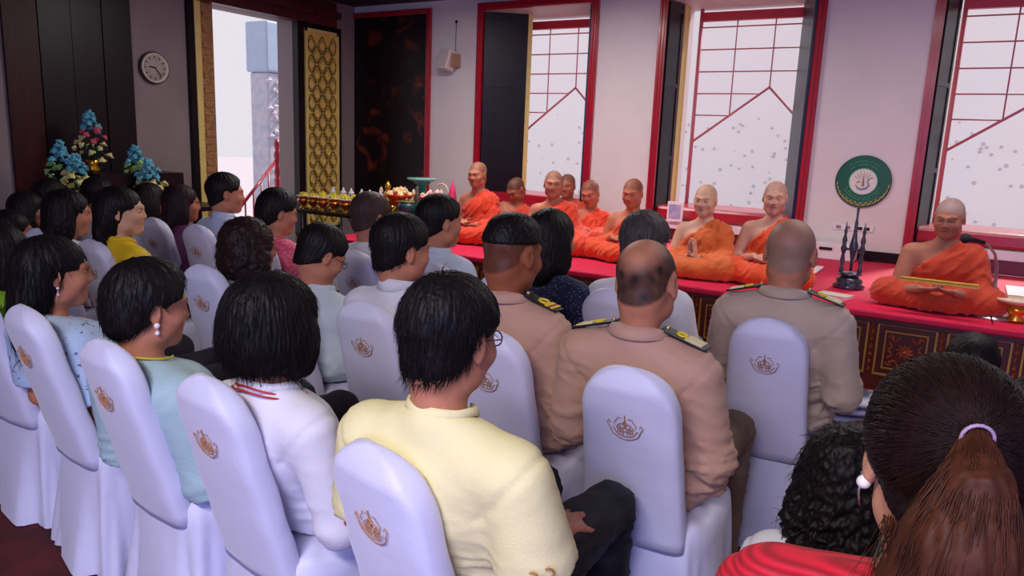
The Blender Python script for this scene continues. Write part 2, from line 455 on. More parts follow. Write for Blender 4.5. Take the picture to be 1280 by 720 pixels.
# ================================================================== dais
DY, DX0, DX1 = 5.0, -5.0, 3.2
dais = empty('dais', (0, DY, 0), 0, 'long low red-carpeted dais with carved red wood panelled front', 'platform')
dais.location = (0, 0, 0)
boxo('base', (DX0, DY+.03, 0), (DX1, YW-.03, PZ-.05), WOODR, dais)
boxo('plinth_moulding', (DX0-.01, DY-.02, 0), (DX1, DY+.03, .12), WOODR, dais, .008)
bm = bmesh.new()
box(bm, (DX0-.02, DY-.03, PZ-.045), (DX1, YW-.022, PZ), None, .012)
bmobj('carpet', bm, CARPET, dais)
boxo('top_moulding', (DX0-.01, DY-.015, PZ-.075), (DX1, DY+.03, PZ-.045), mat('dark_red_moulding', (74, 16, 22), .5), dais)
def panel_meshes():
    W, H = .325, .33
    b1 = bmesh.new()
    def rect(bm, w, h, t, y0, y1, cz=0):
        for a, b, c, d in ((-w, -w+t, -h, h), (w-t, w, -h, h), (-w+t, w-t, -h, -h+t), (-w+t, w-t, h-t, h)):
            box(bm, (a, y0, c), (b, y1, d))
    board = bmesh.new(); box(board, (-W/2+.01, -.004, -H/2+.01), (W/2-.01, .01, H/2-.01))
    rect(b1, W/2, H/2, .011, -.018, 0)
    b3 = bmesh.new(); rect(b3, W/2-.045, H/2-.045, .008, -.014, 0)
    b2 = bmesh.new(); rnd = random.Random(2)
    # carved rosette with scrolls
    w, h = W/2-.062, H/2-.062
    for k in range(10):
        a = 2*pi*k/10
        pts = [(cos(a+q*.5)*(.014+.034*q), -.008, sin(a+q*.5)*(.014+.034*q)*h/w) for q in np.linspace(0, 1, 5)]
        tube(b2, pts, [.006, .008, .008, .006, .003], 5)
    for sx in (-1, 1):
        for sz in (-1, 1):
            pts = [(sx*(w-.022+.018*cos(t)*(1-t/9)), -.008, sz*(h-.024+.018*sin(t)*(1-t/9))) for t in np.linspace(0, 5, 9)]
            tube(b2, pts, .005, 5)
            pts = [(sx*(.03+.05*t), -.006, sz*(h*.9-.03*sin(t*3))) for t in np.linspace(0, 1, 6)]
            tube(b2, pts, .006, 5)
            pts = [(sx*(w*.92-.02*sin(t*3)), -.006, sz*(.0+.05*t)) for t in np.linspace(0, 1, 6)]
            tube(b2, pts, .006, 5)
    lathe(b2, [(.002, -.01), (.02, -.004), (.012, .012), (.004, .016)], 10)
    bmesh.ops.transform(b2, matrix=Matrix.Identity(4), verts=[])
    out = []
    for n, b in (('panel', board), ('outer_gold_moulding', b1), ('inner_gold_moulding', b3), ('carved_relief', b2)):
        me = bpy.data.meshes.new(n); b.to_mesh(me); b.free(); out.append(me)
    out[0].materials.append(mat('panel_ground', (88, 22, 18), .5, noise=.2)); out[1].materials.append(mat('worn_gold_line', (196, 140, 62), .45, metal=.3, noise=.15))
    out[2].materials.append(_mats['worn_gold_line']); out[3].materials.append(WOODC)
    return out
PM = panel_meshes()
pil = bmesh.new()
for i in range(7): lathe(pil, [(.002, -.022), (.013, 0), (.002, .022)], 5, (0, -.004, -.14+i*.047))
pme = bpy.data.meshes.new('carved_pilaster'); pil.to_mesh(pme); pil.free(); pme.materials.append(WOODC)
x = -.21
xs = [x+.373*i for i in range(-13, 9)]
for x in xs:
    if x-.17 < DX0 or x > DX1-.1: continue
    c = (x, DY+.015, .385)
    p = link('panel', PM[0], None, dais); p.location = c
    for me in PM[1:]:
        o = link(me.name.split('.')[0], me, None, p)
    o = link('carved_pilaster', pme, None, dais); o.location = (x+.1865, DY+.02, .385)
# white sitting mats laid on the dais by the windows
for nm, a, b, c, d, lab in (('sitting_mat', -5.0+1.0, -2.95, 6.25, 6.9, 'white mat on the dais behind the leftmost seated monks'),
                           ('sitting_mat', -2.75, -.95, 5.70, 6.6, 'white mat on the dais between the monks under the middle window'),
                           ('sitting_mat', .32, 1.9, 6.1, 6.7, 'white mat on the dais right of the old monk')):
    o = boxo(nm, (a, c, PZ), (b, d, PZ+.015), WHITEC, None, .006); tag(o, lab, 'mat', 'white sitting mats')

# ================================================================== small things on walls
def clock():
    p = atx(192.5, 85, XL+.02)
    r = empty('wall_clock', (0, 0, 0), 0, 'round white wall clock with dark rim left of the gilded door', 'clock')
    M = Matrix.Translation((XL, p[1], p[2])) @ Matrix.Rotation(pi/2, 4, 'Y')
    def lo(n, prof, mt, nn=32):
        bm = bmesh.new(); lathe(bm, prof, nn); bmesh.ops.transform(bm, matrix=M, verts=bm.verts); return bmobj(n, bm, mt, r, True)
    lo('case', [(.15, 0), (.155, .02), (.15, .04), (.14, .045), (.135, .03)], mat('clock_rim', (60, 48, 44), .4))
    lo('bezel', [(.141, .03), (.141, .046), (.124, .046), (.12, .034)], mat('clock_bezel', (214, 206, 186), .4))
    lo('dial', [(.122, .03), (.122, .035), (.001, .036)], mat('clock_dial', (186, 172, 156), .6))
    bm = bmesh.new()
    for k in range(12):
        a = k*pi/6; box(bm, (-.005, .092, .036), (.005, .110, .038), Matrix.Rotation(a, 4, 'Z'))
    bmesh.ops.transform(bm, matrix=M, verts=bm.verts); bmobj('hour_marks', bm, BLACK, r)
    for nm, L, wd, ang in (('hour_hand', .06, .007, radians(80)), ('minute_hand', .095, .005, radians(-140))):
        bm = bmesh.new(); box(bm, (-wd, -.01, .039), (wd, L, .041), Matrix.Rotation(pi/2+ang, 4, 'Z'))
        bmesh.ops.transform(bm, matrix=M, verts=bm.verts); bmobj(nm, bm, BLACK, r)
clock()
def speaker():
    p = aty(560, 75, YW-.12)
    r = empty('wall_speaker', tuple(p), 0, 'small white box loudspeaker hung high on white wall between windows', 'speaker')
    SW = mat('speaker_white', (226, 212, 204), .5)
    bm = bmesh.new(); box(bm, (-.09, -.075, -.115), (.06, .075, .115), None, .012)
    bmesh.ops.transform(bm, matrix=Matrix.Rotation(radians(-12), 4, 'X') @ Matrix.Rotation(radians(8), 4, 'Y'), verts=bm.verts)
    bmobj('cabinet', bm, SW, r)
    bm = bmesh.new(); box(bm, (-.075, -.085, -.1), (.045, -.074, .1), None, .004)
    bmesh.ops.transform(bm, matrix=Matrix.Rotation(radians(-12), 4, 'X') @ Matrix.Rotation(radians(8), 4, 'Y'), verts=bm.verts)
    bmobj('grille', bm, mat('speaker_grille', (196, 184, 180), .7, bump=.4, bscale=300), r)
    bm = bmesh.new(); box(bm, (.05, -.03, -.08), (.10, .12, .07), None, .01); bmobj('bracket', bm, mat('speaker_bracket', (168, 132, 104), .5), r)
    tubeo('cable', [(.02, .11, .1), (.02, .115, .25), (.025, .115, .43)], .004, mat('cable_grey', (120, 108, 110), .5), r)
    latheo('cable_gland', [(.005, -.02), (.02, 0), (.005, .02)], BLACK, r, 10, (.025, .115, .44))
speaker()
def emblem():
    p = aty(1079, 227, YW-.01)
    r = empty('round_sign', (p[0], YW-.004, p[2]), 0, 'round dark green sign with white centre and gold lower border on white wall', 'sign')
    R = .228
    M = Matrix.Rotation(pi/2, 4, 'X')
    GR = mat('sign_green', (16, 92, 66), .35); LG = mat('sign_pale_green', (120, 196, 164), .5)
    def disc(nm, ro, ri, y, mt, a0=0, a1=2*pi, n=64, sq=1.0):
        bm = bmesh.new(); vs = []
        for k in range(n+1):
            a = a0+(a1-a0)*k/n
            vs.append([bm.verts.new((cos(a)*q, -yy, sin(a)*q*sq)) for q, yy in ((ri, y), (ro, y), (ro, y-.004), (ri, y-.004))])
        for A, B in zip(vs, vs[1:]):
            for j in range(4): bm.faces.new((A[j], A[(j+1) % 4], B[(j+1) % 4], B[j]))
        return bmobj(nm, bm, mt, r)
    disc('green_disc', R, .0005, .010, GR); disc('rim', R+.004, R-.004, .0125, mat('sign_rim', (30, 60, 50), .4))
    disc('centre_disc', .112, .0005, .014, mat('sign_white', (226, 220, 210), .5)); disc('centre_ring', .118, .111, .0155, LG)
    # curved rows of lettering (tiny strokes), two rows above and three below
    rnd = random.Random(11); bm = bmesh.new()
    for rad, a0, a1, dn in ((.180, 50, 132, 24), (.150, 40, 140, 26), (.140, 200, 340, 34), (.160, 208, 332, 36), (.182, 222, 318, 26)):
        for k in range(dn):
            a = radians(a0+(a1-a0)*(k+.5)/dn)
            if rnd.random() < .1: continue
            t = [(.0, -.004), (.003, -.004), (.003, .005), (-.002, .006), (-.003, .001)]
            rnd.shuffle(t) if rnd.random() < .3 else None
            pts = []
            for u_, v_ in t:
                x_, z_ = u_*.8, v_*.9
                ca, sa = cos(a), sin(a)
                pts.append((ca*(rad+z_)+sa*x_, -.013, sa*(rad+z_)-ca*x_))
            tube(bm, pts, .0013, 4)
    bmobj('lettering', bm, LG, r)
    GO = mat('sign_gold', (212, 176, 84), .5)
    bm = bmesh.new()
    for k in range(15):
        a = radians(188+164*k/14); s = .014+.012*sin(pi*k/14)
        tube(bm, [(cos(a)*(R-.012)+sin(a)*s*q, -.013, sin(a)*(R-.012)-cos(a)*s*q+ s*(1-abs(q))*1.1) for q in np.linspace(-1, 1, 5)], .004, 5)
        lathe(bm, [(.001, -.006), (.008, 0), (.001, .006)], 6, (cos(a)*(R-.016), -.013, sin(a)*(R-.016)))
    bmobj('gold_border', bm, GO, r)
    bm = bmesh.new()
    tube(bm, [(-.06, -.016, -.03), (-.045, -.016, -.055), (-.01, -.016, -.07), (.03, -.016, -.058), (.05, -.016, -.03), (.035, -.016, .005), (.05, -.016, .03), (.075, -.016, .035)], [.003, .006, .008, .008, .006, .005, .004, .002], 6)
    bmobj('naga_figure', bm, mat('sign_blue', (96, 130, 166), .5), r)
    bm = bmesh.new()
    for i in range(7):
        a = radians(30+20*i); tube(bm, [(cos(a)*.04, -.016, sin(a)*.04), (cos(a)*.085, -.016, sin(a)*.085)], .002, 4)
    tube(bm, [(0, -.016, -.04), (0, -.016, .05)], [.013, .003], 5); tube(bm, [(-.05, -.016, -.01), (-.025, -.016, .0)], .006, 5)
    bmobj('centre_motif', bm, mat('sign_brown', (158, 120, 96), .5), r)
emblem()
p = aty(1066, 285, YW-.004)
r = empty('wall_socket', tuple(p), 0, 'white double wall socket plate with dark outlets low on wall below green sign', 'socket')
boxo('plate', (-.17, -.008, -.025), (.17, .004, .03), WHITEC, r, .004)
for q, m_ in ((-.12, WALLM2), (-.04, WALLM2), (.06, BLACK), (.12, BLACK)): boxo('outlet', (q-.02, -.012, -.012), (q+.02, -.006, .016), m_, r)
p = aty(1030, 318, YW-.1)
r = empty('white_box', (p[0], YW-.12, PZ), 0, 'low white box standing against wall behind the twin candle stand', 'box')
boxo('body', (-.26, -.1, 0), (.27, .1, .15), WHITEC, r, .01); boxo('slot', (-.03, -.108, .085), (.08, -.1, .11), BLACK, r)

# ================================================================== things on the dais
p = atz(1060, 360, PZ)
r = empty('ornate_stand', (p[0], p[1], PZ), 0, 'black lacquered stand with three slender spires on the red dais', 'stand')
BL = mat('black_mother_of_pearl', (24, 22, 34), .25, rgb2=(70, 72, 92), nscale=60, coat=.4)
latheo('base', [(.10, 0), (.11, .02), (.085, .035), (.09, .06), (.07, .08), (.06, .09)], BL, r, 8)
latheo('tray', [(.03, .085), (.085, .10), (.08, .11), (.02, .115)], BL, r, 8)
sp = [(.012, .1), (.018, .13), (.010, .15), (.016, .2), (.010, .24), (.022, .28), (.012, .31), (.018, .34), (.008, .38), (.012, .4), (.002, .47)]
for sx, sc in ((-.06, 1.0), (.06, 1.0)):
    latheo('spire', [(a, b*sc) for a, b in sp], BL, r, 8, (sx, 0, 0))
latheo('tall_spire', [(.010, .12), (.012, .2), (.03, .3), (.02, .34), (.012, .4), (.012, .46), (.007, .5), (.010, .56), (.002, .62)], BL, r, 8, (.0, .02, 0))
boxo('crossbar', (-.065, -.008, .27), (.065, .008, .285), BL, r)
p = atz(1043, 371, PZ)
r = empty('book', (p[0], p[1], PZ), radians(-14), 'white paperback book lying on the dais in front of the spired stand', 'book')
boxo('pages', (-.10, -.06, 0), (.10, .06, .016), WHITEC, r); boxo('cover', (-.103, -.063, .016), (.103, .063, .019), mat('book_cover', (206, 206, 190), .4), r)
p = atz(1240, 397, PZ)
mr = empty('microphone_stand', (p[0], p[1], PZ), 0, 'silver gooseneck desk microphone stand at the right end in front of old monk', 'microphone stand')
latheo('base', [(.11, 0), (.11, .012), (.03, .025), (.02, .04)], STEEL, mr, 24)
q = [aty(u, v, p[1]-dy)-np.array([p[0], p[1], PZ]) for u, v, dy in ((1240, 397, 0), (1243, 365, 0), (1246, 335, .02), (1244, 318, .05), (1236, 307, .09), (1226, 302, .13))]
q[0][2] = .02
tubeo('gooseneck', [tuple(a) for a in q], [.012, .011, .009, .008, .008, .008], STEEL, mr, 8)
a = q[-1]
b = aty(1207, 298, p[1]-.20)-np.array([p[0], p[1], PZ])
tubeo('microphone_body', [tuple(a+np.array([.02, 0, -.006])), tuple(a*.5+b*.5), tuple(b)], [.012, .016, .018], BLACK, mr, 10)
bm = bmesh.new(); bmesh.ops.create_icosphere(bm, subdivisions=2, radius=.030); bmesh.ops.translate(bm, vec=Vector(b), verts=bm.verts)
bmobj('foam_head', bm, mat('mic_foam', (26, 24, 30), .8, bump=.4, bscale=200), mr, True)
tubeo('cable', [(-.01, -.08, .02), (0, -.2, .004), (.0, -.27, -.02), (.0, -.29, -.2), (.02, -.29, -.45)], .004, BLACK, mr)
p = atz(1268, 402, PZ)
r = empty('pedestal_bowl', (p[0], p[1], PZ), 0, 'footed gold bowl with cream top at the right end of the dais', 'bowl')
latheo('foot', [(.045, 0), (.05, .015), (.03, .035), (.05, .06), (.055, .08), (.03, .10)], BRASS, r, 20)
latheo('bowl', [(.03, .095), (.09, .115), (.115, .125), (.118, .14), (.02, .135)], mat('cream_tray', (222, 190, 160), .5), r, 24)
p = aty(712, 238, 6.7)
# small framed picture by the middle window jamb
p = aty(842, 277, YW-.05)
r = empty('small_picture', (p[0]+.0, YW-.06, .9), 0, 'small blue and white picture leaning below the gold jamb of the middle window', 'picture')
boxo('board', (-.07, -.01, -.08), (.09, .01, .12), WHITEC, r); boxo('print', (-.05, -.014, -.05), (.07, -.01, .09), mat('blue_print', (126, 128, 190), .5, rgb2=(200, 190, 220), nscale=14), r)

# ================================================================== offering table
TZ = .75
ty = 5.62
tl = atz(369, 259, TZ); 
table = empty('folding_table', (0, 0, 0), 0, 'long black folding table with grey tubular legs carrying the offerings', 'table')
TX0, TX1, TY0, TY1 = -6.22, -5.08, 5.62, 6.35
boxo('tabletop', (TX0, TY0, TZ-.035), (TX1, TY1, TZ), BLACK, table, .006)
GL = mat('grey_tube', (128, 124, 130), .35, metal=.6)
for x_ in (TX0+.12, TX1-.12):
    for y_ in (TY0+.08, TY1-.08): tubeo('leg', [(x_, y_, TZ-.03), (x_+.02, y_, 0)], .013, GL, table)
for x_, dx in ((TX0+.12, .25), (TX1-.12, -.25)):
    tubeo('brace', [(x_, TY0+.08, .35), (x_+dx, TY0+.08, TZ-.04)], .008, GL, table)
lowt = empty('low_table', (0, 0, 0), 0, 'low black table on the dais end holding red bowls of offerings', 'table')
LZ = .82
LX0, LX1, LY0, LY1 = -4.96, -4.25, 5.55, 6.2
boxo('tabletop', (LX0, LY0, LZ-.03), (LX1, LY1, LZ), BLACK, lowt, .006)
for x_ in (LX0+.06, LX1-.06):
    for y_ in (LY0+.06, LY1-.06): boxo('leg', (x_-.02, y_-.02, PZ), (x_+.02, y_+.02, LZ-.03), BLACK, lowt)
# gold pedestal urns with yellow flowers (front row)
YEL = mat('yellow_blossom', (222, 200, 60), .7, bump=.5, bscale=120)
REDG = mat('red_gold_glaze', (188, 58, 28), .35, metal=.3, noise=.3, nscale=40)
def blob_mesh(name, n, rad, hgt, size, mt, seed=1):
    rnd = random.Random(seed); bm = bmesh.new()
    for i in range(n):
        a = rnd.uniform(0, 2*pi); q = math.sqrt(rnd.random())*rad; z = hgt*(1-(q/rad)**2)*rnd.uniform(.5, 1)
        bb = bmesh.ops.create_icosphere(bm, subdivisions=1, radius=size*rnd.uniform(.7, 1.2))
        bmesh.ops.translate(bm, vec=(q*cos(a), q*sin(a), z), verts=bb['verts'])
    me = bpy.data.meshes.new(name); bm.to_mesh(me); bm.free(); me.materials.append(mt); return me
def urn():
    r = empty('offering_urn', (0, 0, 0), 0, 'x', 'urn', 'gold and red offering urns on the black table')
    latheo('foot', [(.04, 0), (.042, .01), (.022, .03), (.026, .045)], BRASS, r, 14)
    latheo('body', [(.026, .042), (.055, .07), (.06, .10), (.045, .125), (.052, .13)], REDG, r, 14)
    latheo('gold_band', [(.0605, .085), (.064, .095), (.0605, .105)], BRASS, r, 14)
    latheo('white_saucer', [(.03, .128), (.07, .14), (.072, .145), (.02, .143)], WHITEC, r, 14)
    o = link('flowers', blob_mesh('flowers', 20, .055, .035, .014, YEL, 4), None, r, True); o.location = (0, 0, .145)
    return r
u0 = urn()
ux = [(-6.12, 5.72), (-5.97, 5.72), (-5.82, 5.71), (-5.66, 5.72), (-5.50, 5.72), (-5.34, 5.71), (-5.18, 5.72)]
ords = ['leftmost', 'second', 'third', 'fourth', 'fifth', 'sixth', 'seventh']
for i, (x_, y_) in enumerate(ux):
    o = u0 if i == 0 else copy_tree(u0)
    o.location = (x_, y_, TZ)
    o['label'] = '%s of the front row of gold and red urns from the left' % ords[i]
ux2 = [(-6.05+.155*i, 5.93) for i in range(6)]
for i, (x_, y_) in enumerate(ux2):
    o = copy_tree(u0); o.location = (x_, y_, TZ)
    o['label'] = 'gold and red urn in the second row, %s from the left' % ords[i]
# silver lidded jars (third row) and small white figurines
def jar():
    r = empty('silver_jar', (0, 0, 0), 0, 'x', 'jar', 'small silver lidded jars on the black table')
    latheo('body', [(.035, 0), (.045, .04), (.04, .10), (.03, .12)], STEEL, r, 12)
    latheo('lid', [(.034, .12), (.036, .13), (.012, .15), (.012, .16), (.002, .17)], WHITEC, r, 12)
    return r
j0 = jar()
for i in range(8):
    o = j0 if i == 0 else copy_tree(j0)
    o.location = (-6.08+.135*i, 6.13+.02*(i % 2), TZ); o.scale = (1, 1, 1.35)
    o['label'] = 'silver jar with white lid, %s in the rear row on the table' % (ords+['eighth'])[i]
CRE = mat('cream_figurine', (226, 196, 170), .5, noise=.15, nscale=30)
def figurine(mt, name='figurine'):
    r = empty(name, (0, 0, 0), 0, 'x', 'figurine', 'small figurines on the offering tables')
    latheo('pedestal', [(.04, 0), (.04, .02), (.028, .03)], BRASS, r, 10)
    latheo('body', [(.028, .03), (.036, .055), (.026, .09), (.012, .11)], mt, r, 10)
    latheo('head', [(.004, .105), (.018, .12), (.016, .135), (.003, .155)], mt, r, 10)
    return r
f0 = figurine(CRE)
for i in range(6):
    o = f0 if i == 0 else copy_tree(f0)
    o.location = (-5.5+.09*i, 6.27, TZ); o.scale = (1.3, 1.3, 1.7)
    o['label'] = 'cream figurine, %s in the back row on the table' % ords[i]
# red footed bowls heaped with offerings
def redbowl(x_, y_, z_, lab, s=1.0, seed=1, heap=None):
    r = empty('footed_bowl', (x_, y_, z_), 0, lab, 'bowl', 'red and gold footed bowls of offerings'); r.scale = (s, s, s)
    latheo('foot', [(.075, 0), (.08, .02), (.045, .045), (.05, .07)], BRASS, r, 18)
    latheo('bowl', [(.05, .065), (.10, .10), (.125, .15), (.15, .175), (.14, .18), (.03, .165)], mat('red_bowl', (196, 44, 26), .35, coat=.4), r, 20)
    latheo('gold_band', [(.108, .108), (.113, .115), (.118, .125)], BRASS, r, 20)
    o = link('heaped_food', blob_mesh('heap', 26, .115, .06, .026, heap or CRE, seed), None, r, True); o.location = (0, 0, .175)
    return r
PK = mat('pink_food', (222, 110, 120), .6, rgb2=(240, 220, 200), nscale=30)
YW2 = mat('golden_fruit', (226, 176, 72), .55, rgb2=(240, 222, 190), nscale=40)
redbowl(-4.78, 5.72, LZ, 'red footed bowl heaped with cream and gold offerings on low table', 1.0, 3, YW2)
redbowl(-4.40, 5.76, LZ, 'red footed bowl heaped with pink and white offerings beside window frame', 1.0, 5, PK)
TEAL = mat('dark_teal_glaze', (28, 66, 74), .35)
r = empty('flower_pot', (-4.60, 5.62, LZ), 0, 'dark teal round pot of leaves between the two red bowls', 'pot', )
latheo('pot', [(.05, 0), (.085, .03), (.095, .08), (.09, .11), (.03, .10)], TEAL, r, 18)
o = link('leaves', blob_mesh('leaves', 22, .07, .05, .018, mat('olive_leaf', (120, 110, 60), .7), 8), None, r, True); o.location = (0, 0, .105)
r = empty('stacked_tray', (-4.72, 6.0, LZ), 0, 'teal pedestal tray rising behind the heaped red bowls', 'tray')
latheo('pedestal', [(.07, 0), (.04, .03), (.04, .26), (.09, .29)], mat('teal', (40, 140, 122), .4), r, 16)
latheo('dish', [(.05, .285), (.15, .32), (.155, .335), (.03, .325)], mat('pale_teal', (130, 190, 180), .4), r, 20)
for i, (dx, dy, h) in enumerate(((-.16, .05, 1.6), (-.28, .0, 1.5), (.14, .06, 1.5))):
    o = copy_tree(f0); o.location = (-4.78+dx+.1, 6.02+dy, LZ); o.scale = (1.3, 1.3, h)
    o['label'] = ['cream figurine left of the teal pedestal tray', 'cream figurine at the left end of low table', 'cream figurine right of the teal pedestal tray'][i]
g0 = figurine(BRASS, 'gilded_figurine'); g0.location = (-5.0+.02, 5.78, LZ); g0.scale = (1.7, 1.7, 1.9); g0['label'] = 'gilded seated figurine at the front left corner of low table'
r = empty('pink_cone', (-4.33, 5.98, LZ), 0, 'bright pink pointed flower cone beside the red window frame', 'flower offering')
latheo('cone', [(.05, 0), (.06, .05), (.045, .16), (.03, .24), (.004, .33)], mat('hot_pink', (214, 34, 96), .6, bump=.6, bscale=80), r, 12)
latheo('foot', [(.05, -.0), (.05, .01), (.03, .012)], BRASS, r, 12)
r = empty('wicker_basket', (-4.52, 6.06, LZ), 0, 'pale wicker basket with arched handle behind the red bowls', 'basket')
latheo('basket', [(.07, 0), (.10, .12), (.105, .13), (.02, .12)], mat('wicker', (214, 190, 170), .7, bump=.6, bscale=120), r, 16)
tubeo('handle', [(cos(t)*.1, 0, .12+sin(t)*.17) for t in np.linspace(0, pi, 12)], .008, _mats['wicker'], r)
o = link('contents', blob_mesh('contents', 16, .08, .06, .02, WHITEC, 9), None, r, True); o.location = (0, 0, .12)

# ================================================================== altar flowers on the left
stand = empty('altar_table', (0, 0, 0), 0, 'dark stepped altar table below the flower arrangements', 'table')
boxo('tabletop', (-6.85, 3.3, .80), (-6.05, 4.75, .84), DARKP, stand); boxo('step', (-6.85, 3.65, .84), (-6.35, 4.45, 1.14), DARKP, stand)
for x_ in (-6.8, -6.12):
    for y_ in (3.35, 4.68): boxo('leg', (x_-.03, y_-.03, 0), (x_+.03, y_+.03, .8), DARKP, stand)
FB = mat('blue_blossom', (104, 186, 206), .7, noise=.25, nscale=40); FG = mat('green_blossom', (160, 214, 120), .7, noise=.25, nscale=40)
FY = mat('cream_yellow_blossom', (240, 226, 150), .7, noise=.2, nscale=40); FP = mat('pink_blossom', (222, 90, 110), .7, noise=.2, nscale=40); FO = mat('peach_blossom', (220, 160, 110), .7)
LEAF = mat('dark_leaf', (30, 62, 44), .6)
def blossom_mesh(mt):
    bm = bmesh.new()
    for k in range(6):
        a = k*pi/3; M = Matrix.Rotation(a, 4, 'Z') @ Matrix.Rotation(radians(35), 4, 'Y')
        b = bmesh.ops.create_icosphere(bm, subdivisions=1, radius=.016); bmesh.ops.transform(bm, matrix=M @ Matrix.Translation((.018, 0, 0)) @ Matrix.Diagonal((1.2, .8, .45, 1)), verts=b['verts'])
    bmesh.ops.create_icosphere(bm, subdivisions=1, radius=.012)
    me = bpy.data.meshes.new('blossom'); bm.to_mesh(me); bm.free(); me.materials.append(mt)
    me.polygons.foreach_set('use_smooth', [True]*len(me.polygons)); return me
BMS = {k: blossom_mesh(v) for k, v in dict(b=FB, g=FG, y=FY, p=FP, o=FO).items()}
def arrangement(x_, y_, z_, w_, h_, lab, pal, seed, peak=True):
    r = empty('flower_arrangement', (x_, y_, z_), 0, lab, 'flowers', 'flower arrangements on the altar')
    latheo('vase', [(.05, 0), (.06, .03), (.035, .07), (.07, .11), (.02, .10)], BRASS, r, 12)
    rnd = random.Random(seed); bm = bmesh.new()
    for i in range(26):
        a = rnd.uniform(0, 2*pi); q = rnd.uniform(.3, 1)*w_/2; z = .1+rnd.random()*h_*.6*(1-q/w_)
        tube(bm, [(0, 0, .08), (cos(a)*q*.6, sin(a)*q*.6, z*.7+.05), (cos(a)*q, sin(a)*q, z)], [.004, .014, .002], 4)
    bmobj('leaves', bm, LEAF, r)
    n = 34
    for i in range(n):
        t = (i+.5)/n; z = .12+h_*t; rr = w_/2*(1-t)**.7*rnd.uniform(.6, 1.05)+.012
        a = i*2.399
        k = pal[min(len(pal)-1, int(t*len(pal)+rnd.uniform(-.4, .4)))] if True else 'b'
        o = link('blossom', BMS[k], None, r); o.location = (cos(a)*rr, sin(a)*rr, z)
        o.rotation_euler = (rnd.uniform(-.6, .6), rnd.uniform(.2, 1.2), a); s = rnd.uniform(.9, 1.35); o.scale = (s, s, s)
def atA(u, v, X): return atx(u, v, X)
for u_, vb, X, w_, h_, lab, pal, sd in (
        (80, 248, -6.45, .36, .36, 'blue green and yellow flower arrangement at the altar, outer left', ['y', 'g', 'g', 'b', 'b'], 1),
        (115, 195, -6.6, .34, .26, 'topmost flower arrangement with a pink centre on the altar', ['y', 'y', 'p', 'b', 'b'], 2),
        (172, 248, -6.45, .34, .36, 'blue and yellow flower arrangement at the altar, outer right by plaster wall', ['y', 'y', 'g', 'b', 'b'], 3),
        (99, 263, -6.25, .28, .34, 'blue peaked flower arrangement low on the altar, left of the pair', ['o', 'y', 'y', 'b', 'b'], 4),
        (189, 266, -6.25, .30, .36, 'blue peaked flower arrangement low on the altar, right of the pair', ['y', 'y', 'b', 'b', 'b'], 6)):
    p = atA(u_, vb, X); zz = 1.14 if sd == 2 else .84
    arrangement(p[0], p[1], zz, w_, max(.2, h_+(p[2]-zz)), lab, pal, sd)
# ================================================================== surface engine: blended solids -> one continuous mesh
def axis(lo, hi, h, fine):
    out = [lo]; x = lo
    while x < hi:
        st = h
        for a, b, hf in fine:
            if x+1e-9 >= a-h*.5 and x < b: st = min(st, hf)
        x += st; out.append(x)
    return np.array(out)

